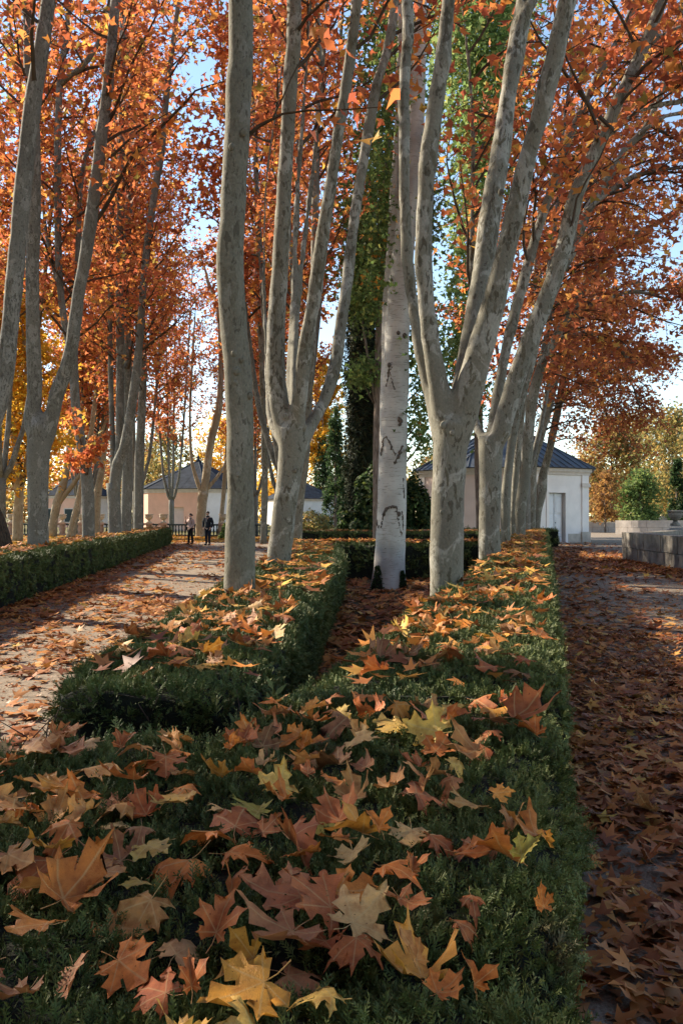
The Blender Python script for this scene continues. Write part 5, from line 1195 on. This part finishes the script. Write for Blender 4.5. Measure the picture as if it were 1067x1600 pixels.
    if door_face is not None:
        i = door_face; door = slab(i, door_off-.6, door_off+.6, .02, 2.75, -.30, -.24).build('door', DOORW, root)
        for sx in (-1, 1):
            for z0, z1 in ((.12,.62),(.74,1.5),(1.62,2.62)):
                x0, x1 = (door_off+.06, door_off+.54) if sx > 0 else (door_off-.54, door_off-.06)
                f = slab(i, x0, x1, z0, z1, -.236, -.215)
                f.build('door_panel', DOORW, door, bevel=.012)
                slab(i, x0+.07, x1-.07, z0+.07, z1-.07, -.213, -.195).build('door_panel', DOORW, door, bevel=.012)
        slab(i, door_off-.012, door_off+.012, .03, 2.74, -.236, -.20).build('door_seam_bead', DOORW, door)
        m = MB(); n, d, A_, L_ = fr(i); c = n*(A_-.18) + d*(door_off+.07) + Vector((0,0,1.12)); m.lathe([(.012,-.03),(.03,0),(.012,.03)], 8, tuple(c)); m.build('door_knob', GREENI, door)
        sur = MB()
        for x0, x1, z0, z1 in ((door_off-.80, door_off-.62, 0, 2.96), (door_off+.62, door_off+.80, 0, 2.96), (door_off-.62, door_off+.62, 2.78, 2.96)):
            q = slab(i, x0, x1, z0, z1, -.34, .055); sur.add(q.v, q.f)
        sur.build('door_surround', WHITE, root)
        slab(i, door_off-.7, door_off+.7, -.05, .02, -.3, .25).build('door_step', PLINTH, root)
    if niche_face is not None:
        i = niche_face; nb = slab(i, -.8, .8, 0, 2.35, -.32, -.2).build('blind_door', mat_simple('pale_pink_door', (.66,.52,.46), .85, .05, 2), root)
        slab(i, -.8, .8, 2.05, 2.10, -.198, -.16).build('transom', TRIM, nb)
    if window_face is not None:
        for i, x, z0, z1, wd in window_face:
            f = slab(i, x-wd/2, x+wd/2, z0, z1, .006, .05).build('window', TRIM, root); slab(i, x-wd/2+.12, x+wd/2-.12, z0+.12, z1-.12, .052, .07).build('pane', GREENI, f)
    return root
pavilion('white octagonal pavilion with dark zinc roof and panelled white door', (9.85, 50.4), (4.0, 3.98), R(30), 4.12, 7.1, [WHITE, WHITE, WHITE, WHITE, WHITE, WHITE, WHITE_SHADE, WHITE_SHADE], ZINC, door_face=0, door_off=-.42, pilasters=(0, 6), finial=True, seams=.5)
c = at(310, HY, 86.5)
pavilion('pink pavilion with slate roof and finial behind the couple', (c.x, 86.5), (6.2, 2.5), R(-16), 4.12, 7.2, [PINK, WHITE, WHITE, WHITE, PINK, PINK, PINK, PINK], SLATE, niche_face=0, plain=True, seams=1.3)
c = at(122, HY, 113)
pavilion('mauve pavilion with slate roof partly hidden behind leaning trunks, far left', (c.x, 113), (5.2, 2.2), R(-8), 4.12, 7.0, [PINK, PALE, PALE, PINK, PINK, PINK, PINK, PINK], SLATE, plain=True, seams=1.5, window_face=[(0, .9, .6, 2.5, 1.6), (0, -1.6, .6, 2.5, 1.4), (1, .4, 1.0, 2.6, .7)])
c = at(470, HY, 134)
pavilion('small distant white pavilion left of the dark conifers', (c.x, 134), (5.0, 3.6), R(25), 4.12, 7.2, PALE, SLATE, plain=True, seams=1.5, window_face=[(1, .6, .8, 2.6, .6), (1, -.6, .8, 2.6, .6)])

# ------------------------------------------------------------------ fountain walls of cut stone
def stone_wall(label, path, h, th, courses, blk, mat=STONE, coping=.0, seed=0, bot=-.02):
    rr = random.Random(seed); root = tag(empty('stone_wall', (path[0][0], path[0][1], 0)), label, 'wall', 'fountain walls'); o = Vector((path[0][0], path[0][1], 0))
    P, _ = smooth_path([Vector((x, y, 0)) for x, y in path], [1]*len(path), .15); S = [0]
    for i in range(len(P)-1): S.append(S[-1] + (P[i+1]-P[i]).length)
    tot = S[-1]
    def pos(s):
        s = max(0, min(tot, s))
        for i in range(len(P)-1):
            if S[i+1] >= s: 
                k = (s-S[i])/max(1e-6, S[i+1]-S[i]); t = (P[i+1]-P[i]).normalized(); return P[i].lerp(P[i+1], k) - o, Vector((t.y, -t.x, 0))   # right-hand side inward
        t = (P[-1]-P[-2]).normalized(); return P[-1]-o, Vector((t.y, -t.x, 0))
    core = MB(); m_ = max(2, int(tot/.5))
    for i in range(m_):
        a, na = pos(tot*i/m_ + .03); b, nb = pos(tot*(i+1)/m_ - .003); z0, z1 = bot, h-.06
        a0, a1, b0, b1 = a+na*.05, a+na*(th-.05), b+nb*.05, b+nb*(th-.05)
        core.hexa([(a0.x,a0.y,z0),(a1.x,a1.y,z0),(b1.x,b1.y,z0),(b0.x,b0.y,z0)], [(a0.x,a0.y,z1),(a1.x,a1.y,z1),(b1.x,b1.y,z1),(b0.x,b0.y,z1)])
    core.build('mortar_core', mat_simple('mortar', (.10,.09,.08), .95, .2, 6), root)
    z = bot
    for ci, ch in enumerate(courses):
        s = -rr.uniform(0, blk*.8)
        while s < tot:
            L_ = blk*rr.uniform(.75, 1.25); s0, s1 = max(0, s)+.008, min(tot, s+L_)-.008; s += L_
            if s1 - s0 < .12: continue
            n_ = max(1, int((s1-s0)/.35)); m = MB(); pr = rr.uniform(-.012, .012); top = z+ch-.012 if ci < len(courses)-1 else z+ch+rr.uniform(-.008,.008)
            for j in range(n_):
                a, na = pos(s0+(s1-s0)*j/n_); b, nb = pos(s0+(s1-s0)*(j+1)/n_); over = .02 if ci == len(courses)-1 else 0
                a0, a1, b0, b1 = a-na*(pr+over), a+na*(th+pr), b-nb*(pr+over), b+nb*(th+pr)
                m.hexa([(a0.x,a0.y,z),(a1.x,a1.y,z),(b1.x,b1.y,z),(b0.x,b0.y,z)][::1], [(a0.x,a0.y,top),(a1.x,a1.y,top),(b1.x,b1.y,top),(b0.x,b0.y,top)])
            m.build('stone_block', mat, root, bevel=.014 if n_ == 1 else 0)
        z += ch
    return root
stone_wall('low grey cut-stone wall along the right edge beside the path', [(8.75,15.5),(8.9,20),(9.02,24),(9.17,27.2)], .96, .55, [.50,.48], .62, seed=1)
stone_wall('curved grey stone wall turning away behind the near wall end', [(9.75,27.5),(10.9,29.2),(12.6,32.2),(15.0,38),(18.4,46.5)], .96, .5, [.50,.48], .9, seed=2)
stone_wall('pale curved stone basin wall beyond the near walls', [(22.6,68),(24.2,66.4),(27,66.0),(30.5,66.5),(34,68)], 1.15, .5, [.6,.55], 1.3, mat=STONE_L, seed=3)
stone_wall('low pale wall just right of the white pavilion', [(19.8,76),(22.5,75.5),(26,75.5)], .95, .5, [.5,.45], 1.2, mat=STONE_L, seed=4)
stone_wall('far pale terrace wall at the right edge under the trees', [(31,86),(36,85),(44,85)], 1.5, .5, [.75,.75], 1.5, mat=STONE_L, seed=5)
def urn(label, x, y, z, s, mat=URN, group='stone urns', name='stone_urn'):
    root = tag(empty(name, (x, y, z)), label, 'urn', group)
    m = MB(); m.lathe([(.34*s,0),(.34*s,.12*s),(.22*s,.18*s),(.14*s,.3*s)], 14); m.build('foot', mat, root, True)
    m = MB(); m.lathe([(.14*s,.302*s),(.2*s,.38*s),(.42*s,.55*s),(.5*s,.78*s),(.44*s,.92*s)], 14); b = m.build('bowl', mat, root, True)
    m = MB(); m.lathe([(.45*s,.922*s),(.54*s,.96*s),(.54*s,1.03*s),(.45*s,1.06*s)], 14); m.build('rim', mat, b, True)
    return root
urn('grey stone urn standing on the curved wall end by the right edge', 18.55, 46.3, .96, .8, STONE)
urn('small pale urn on the low wall right of the white pavilion', 20.6, 75.6, .9, 1.1, STONE_L)

# ------------------------------------------------------------------ balustrade with pedestals behind the couple
def balustrade(label, p0, p1, h=.92):
    a, b = Vector((*p0, 0)), Vector((*p1, 0)); L_ = (b-a).length; t = (b-a)/L_; ang = math.atan2(t.y, t.x)
    root = tag(empty('balustrade', a, ang), label, 'balustrade', 'green balustrade sections')
    m = MB(); m.box(0, -.11, h-.12, L_, .11, h); m.build('top_rail', GREENI, root, bevel=.015)
    m = MB(); m.box(0, -.10, 0, L_, .10, .14); m.build('bottom_rail', GREENI, root, bevel=.015)
    m = MB(); k = int(L_/.24)
    prof = [(.055,.14),(.04,.2),(.085,.34),(.075,.45),(.035,.62),(.05,.7),(.055,h-.12)]
    for j in range(k): m.lathe(prof, 6, ((j+.5)*L_/k, 0, 0))
    m.build('balusters', GREENI, root, True)['kind'] = 'stuff'
def pedestal(label, x, y, h=.98):
    root = tag(empty('pedestal', (x, y, 0)), label, 'pedestal', 'pink stone pedestals')
    m = MB(); m.box(-.34,-.34,0,.34,.34,.16); m.build('base', TERRA, root, bevel=.015)
    m = MB(); m.lathe([(.24,.162),(.2,.3),(.26,.5),(.2,.75),(.24,h-.14)], 12); m.build('shaft', TERRA, root, True)
    m = MB(); m.box(-.32,-.32,h-.138,.32,.32,h); m.build('cap', TERRA, root, bevel=.015)
PX = [-20, 18, 61, 98, 127, 158, 190, 233, 256, 349]; NM = ['far left of the picture', 'beside the yellow tree', 'behind the forked grey tree', 'left of the leaning tan tree', 'between the leaning trunks', 'right of the slanting trunk', 'behind the close trunks', 'left of the pink pavilion wall', 'below the pink pavilion corner', 'behind the unforked trunk']
pts = []
for i, px in enumerate(PX):
    Yb = 64 - max(0, px)/349*5.0; q = at(px, HY, Yb); pts.append((q.x, Yb))
    pedestal(f'pink stone pedestal in the green balustrade {NM[i]}', q.x, Yb); urn(f'tan stone urn on the pedestal {NM[i]}', q.x, Yb, .98, .62)
for i in range(len(pts)-1):
    a, b = Vector((*pts[i],0)), Vector((*pts[i+1],0)); d = (b-a).normalized()*.36
    balustrade(f'dark green balustrade from the pedestal {NM[i]} to the next', ((a+d).x, (a+d).y), ((b-d).x, (b-d).y))
q = at(420, HY, 58); balustrade('dark green balustrade running on right behind the thin trunks', (pts[-1][0]+.36, pts[-1][1]), (q.x, 58))

# ------------------------------------------------------------------ the couple
SKIN = mat_simple('skin', (.50,.30,.22), .6, .05, 10, 0)
HAIRM = mat_simple('dark_hair', (.03,.02,.016), .6, .2, 30, .2, .005); GREYH = mat_simple('short_dark_hair', (.05,.04,.035), .7, .2, 30)
PADM = mat_simple('mauve_padded_coat', (.36,.25,.235), .7, .08, 14, .3, .01); NAVY = mat_simple('navy_jacket', (.012,.014,.022), .65, .15, 14, .2, .01)
BLACKT = mat_simple('black_trousers', (.010,.010,.012), .8, .15, 14); JEANS = mat_simple('dark_jeans', (.012,.016,.028), .8, .15, 14); SHOE = mat_simple('dark_shoe', (.02,.018,.017), .6, .1, 10); SHIRT = mat_simple('grey_shirt', (.16,.15,.15), .8, .1, 10)
def skin_mesh(name, verts, edges, rad, root_i=0, sub=1):
    me = bpy.data.meshes.new(name); me.from_pydata([tuple(v) for v in verts], edges, []); o = bpy.data.objects.new('tmp', me); COL.objects.link(o)
    o.modifiers.new('s', 'SKIN'); sv = me.skin_vertices[0].data
    for i, r_ in enumerate(rad): sv[i].radius = (r_, r_) if not isinstance(r_, tuple) else r_; sv[i].use_root = (i == root_i)
    s = o.modifiers.new('d', 'SUBSURF'); s.levels = sub; s.render_levels = sub
    dg = bpy.context.evaluated_depsgraph_get(); m2 = bpy.data.meshes.new_from_object(o.evaluated_get(dg)); bpy.data.objects.remove(o); bpy.data.meshes.remove(me); m2.name = name
    m2.polygons.foreach_set('use_smooth', [True]*len(m2.polygons)); return m2
def chain(V, E, Rr, start, pts):
    prev = start
    for p, r_ in pts:
        V.append(p); Rr.append(r_); k = len(V)-1
        if prev is not None: E.append((prev, k))
        prev = k
    return prev
def hand(V, E, Rr, wrist, d, side, curl):
    """palm and five unequal bent fingers, thumb leaving the side of the palm"""
    d = Vector(d).normalized(); s = Vector(side).normalized(); n = d.cross(s).normalized(); w0 = Vector(V[wrist])
    palm = chain(V, E, Rr, wrist, [(w0 + d*.05, (.032,.018)), (w0 + d*.085, (.036,.016))])
    for k, L_ in zip((-1.5,-.5,.5,1.5), (.062,.075,.07,.055)):
        b = Vector(V[palm]) + s*.016*k; chain(V, E, Rr, palm, [(b + d*.012, .009), (b + d*L_*.5 + n*curl*.012, .008), (b + d*L_*.9 + n*curl*.04, .007)])
    chain(V, E, Rr, palm-1, [(w0 + d*.045 - s*.035, .010), (w0 + d*.075 - s*.055 + n*.01, .009)])
def person(label, x, y, h, rz, female):
    s = h/1.75; root = tag(empty('person', (x, y, 0), rz), label, 'person'); S = lambda *p: tuple(Vector(p)*s)
    V = []; E = []; Rr = []
    st = .09
    chain(V, E, Rr, None, [(S(0,0,.95), .13*s), (S(0,0,1.12), .125*s), (S(0,.0,1.32), .145*s), (S(0,.01,1.44), .10*s), (S(0,-.005,1.51), .055*s), (S(0,-.02,1.57), .06*s), (S(0,-.03,1.64), (.083*s,.098*s)), (S(0,-.025,1.71), (.075*s,.085*s))])
    for sx in (-1, 1):
        yo = .05*sx if female else -.02*sx
        chain(V, E, Rr, 0, [(S(.09*sx,0,.88), .085*s), (S(.10*sx,-.01+yo*.5,.50), .06*s), (S(.105*sx,.01+yo,.10), .042*s), (S(.11*sx,-.06+yo,.045), .04*s), (S(.115*sx,-.15+yo,.035), .032*s)])
    def arm(sx, pts, hd, side, curl):
        e = chain(V, E, Rr, 3, [(S(.17*sx,0,1.42), .062*s)] + [(S(*p), r_*s) for p, r_ in pts]); hand(V, E, Rr, e, hd, side, curl)
    if female:
        arm(-1, [((-.24,-.02,1.18),.045), ((-.20,-.20,1.30),.036), ((-.15,-.26,1.46),.027)], (.15,-.2,1), (1,.3,0), .6)     # raised hand by the face
        arm(1, [((.25,.02,1.16),.045), ((.20,-.12,.98),.036), ((.15,-.18,.93),.027)], (-.6,-.5,-.3), (0,.4,1), 1.0)
    else:
        arm(-1, [((-.27,.03,1.16),.048), ((-.23,-.06,.96),.038), ((-.20,-.09,.92),.03)], (.3,-.1,-1), (0,1,0), .8)       # hands pushed into the pockets
        arm(1, [((.27,.03,1.16),.048), ((.23,-.06,.96),.038), ((.20,-.09,.92),.03)], (-.3,-.1,-1), (0,-1,0), .8)
    link('body', skin_mesh('body', V, E, Rr), SKIN, root)
    # coat with sleeves
    V, E, Rr = [], [], []; lo = .80 if female else .88; g = .03
    chain(V, E, Rr, None, [(S(0,0,lo), (.185*s,.15*s)), (S(0,0,1.0), (.18*s,.15*s)), (S(0,0,1.18), (.175*s,.15*s)), (S(0,0,1.34), (.185*s,.15*s)), (S(0,.01,1.455), (.105*s,.095*s))])
    for sx in (-1, 1):
        if female and sx < 0: ap = [((-.20,0,1.38),.085), ((-.26,-.02,1.18),.075), ((-.21,-.19,1.28),.062), ((-.17,-.24,1.40),.05)]
        elif female: ap = [((.20,0,1.38),.085), ((.27,.02,1.16),.075), ((.21,-.12,.99),.062), ((.17,-.16,.945),.05)]
        else: ap = [((.21*sx,0,1.39),.09), ((.29*sx,.03,1.16),.075), ((.25*sx,-.05,.97),.065), ((.22*sx,-.08,.93),.055)]
        chain(V, E, Rr, 3, [(S(*p), r_*s) for p, r_ in ap])
    link('coat' if female else 'jacket', skin_mesh('coat', V, E, Rr), PADM if female else NAVY, root)
    m = MB(); m.lathe([(.085*s,0),(.105*s,.02*s),(.10*s,.075*s),(.082*s,.09*s)], 12, S(0,0,1.46)); m.build('collar', PADM if female else NAVY, root, True)
    V, E, Rr = [], [], []; chain(V, E, Rr, None, [(S(0,0,.97), (.15*s,.12*s))])
    for sx in (-1, 1):
        yo = .05*sx if female else -.02*sx
        chain(V, E, Rr, 0, [(S(.09*sx,0,.86), .10*s), (S(.10*sx,-.01+yo*.5,.50), .08*s), (S(.105*sx,.01+yo,.14), (.075*s if female else .06*s)), (S(.105*sx,.01+yo,.06), (.075*s if female else .058*s))])
    link('trousers', skin_mesh('trousers', V, E, Rr), BLACKT if female else JEANS, root)
    for sx in (-1, 1):
        yo = .05*sx if female else -.02*sx; V, E, Rr = [], [], []
        chain(V, E, Rr, None, [(S(.105*sx,.05+yo,.045), .042*s), (S(.11*sx,-.05+yo,.05), .05*s), (S(.115*sx,-.17+yo,.035), .036*s)]); link('shoe', skin_mesh('shoe', V, E, Rr), SHOE, root)
    # hair, ears, nose, brow and mouth
    hm = bmesh.new(); bmesh.ops.create_uvsphere(hm, u_segments=14, v_segments=10, radius=1)
    for v in list(hm.verts):
        if v.co.y < -.25 and v.co.z < .45: v.co *= .80
        if not female and v.co.z < -.1: v.co *= .84
    bmesh.ops.scale(hm, vec=(.090*s,.108*s,.105*s), verts=hm.verts); bmesh.ops.translate(hm, vec=S(0,.0,1.685), verts=hm.verts)
    me = bpy.data.meshes.new('hair'); hm.to_mesh(me); hm.free(); hr = link('hair', me, HAIRM if female else GREYH, root, True)
    if female: m = MB(); m.lathe([(.02*s,-.05*s),(.05*s,-.03*s),(.058*s,0),(.04*s,.035*s),(.01*s,.05*s)], 10, S(0,.12,1.68)); m.build('hair_bun', HAIRM, hr, True)
    for nm, c, q, mt in (('nose',(0,-.125,1.645),(.013,.022,.022),SKIN), ('ear',(-.083,-.02,1.645),(.012,.02,.03),SKIN), ('ear',(.083,-.02,1.645),(.012,.02,.03),SKIN), ('eye',(-.03,-.112,1.668),(.011,.008,.007),HAIRM), ('eye',(.03,-.112,1.668),(.011,.008,.007),HAIRM), ('mouth',(0,-.112,1.605),(.022,.006,.006),mat_simple('lips',(.33,.13,.11),.5,.05,10,0))):
        b_ = bmesh.new(); bmesh.ops.create_uvsphere(b_, u_segments=8, v_segments=6, radius=1); bmesh.ops.scale(b_, vec=[k*s for k in q], verts=b_.verts); bmesh.ops.translate(b_, vec=S(*c), verts=b_.verts)
        me = bpy.data.meshes.new(nm); b_.to_mesh(me); b_.free(); link(nm, me, mt, root, True)
    if not female: m = MB(); m.box(-.05*s,-.155*s,1.22*s,.05*s,-.135*s,1.47*s); m.build('shirt_front', SHIRT, root, bevel=.008)
    return root
qa = at(298, HY, 44.0); qb = at(325, HY, 42.4)
person('woman in a mauve padded coat with one hand raised, on the left path', qa.x, 44.0, 1.60, R(-38), True)
person('man in a dark navy jacket with hands in his pockets, on the left path', qb.x, 42.4, 1.70, R(-22), False)
def shoulder_bag():
    s = 1.60/1.75; root = tag(empty('shoulder_bag', (qa.x, 44.0, 0), R(-38)), 'black shoulder bag worn across by the woman in the mauve coat', 'bag')
    m = MB(); m.box(-.34*s,-.12*s,.80*s,-.19*s,.10*s,1.0*s); b = m.build('pouch', BLACKT, root, bevel=.02)
    m = MB(); m.box(-.352*s,-.11*s,.90*s,-.342*s,.09*s,1.005*s); m.build('flap', BLACKT, root, bevel=.003)
    for pts in ([(-.24,-.10,1.0),(-.17,-.185,1.1),(-.02,-.195,1.25),(.09,-.15,1.42),(.11,-.03,1.475)], [(-.24,.09,1.0),(-.16,.17,1.12),(0,.18,1.3),(.10,.11,1.43),(.11,-.03,1.475)]):
        P, r_ = smooth_path([Vector(p)*s for p in pts], [.014]*5, .05); m = MB(); m.tube(P, r_, 5); m.build('strap', BLACKT, root, True)
shoulder_bag()
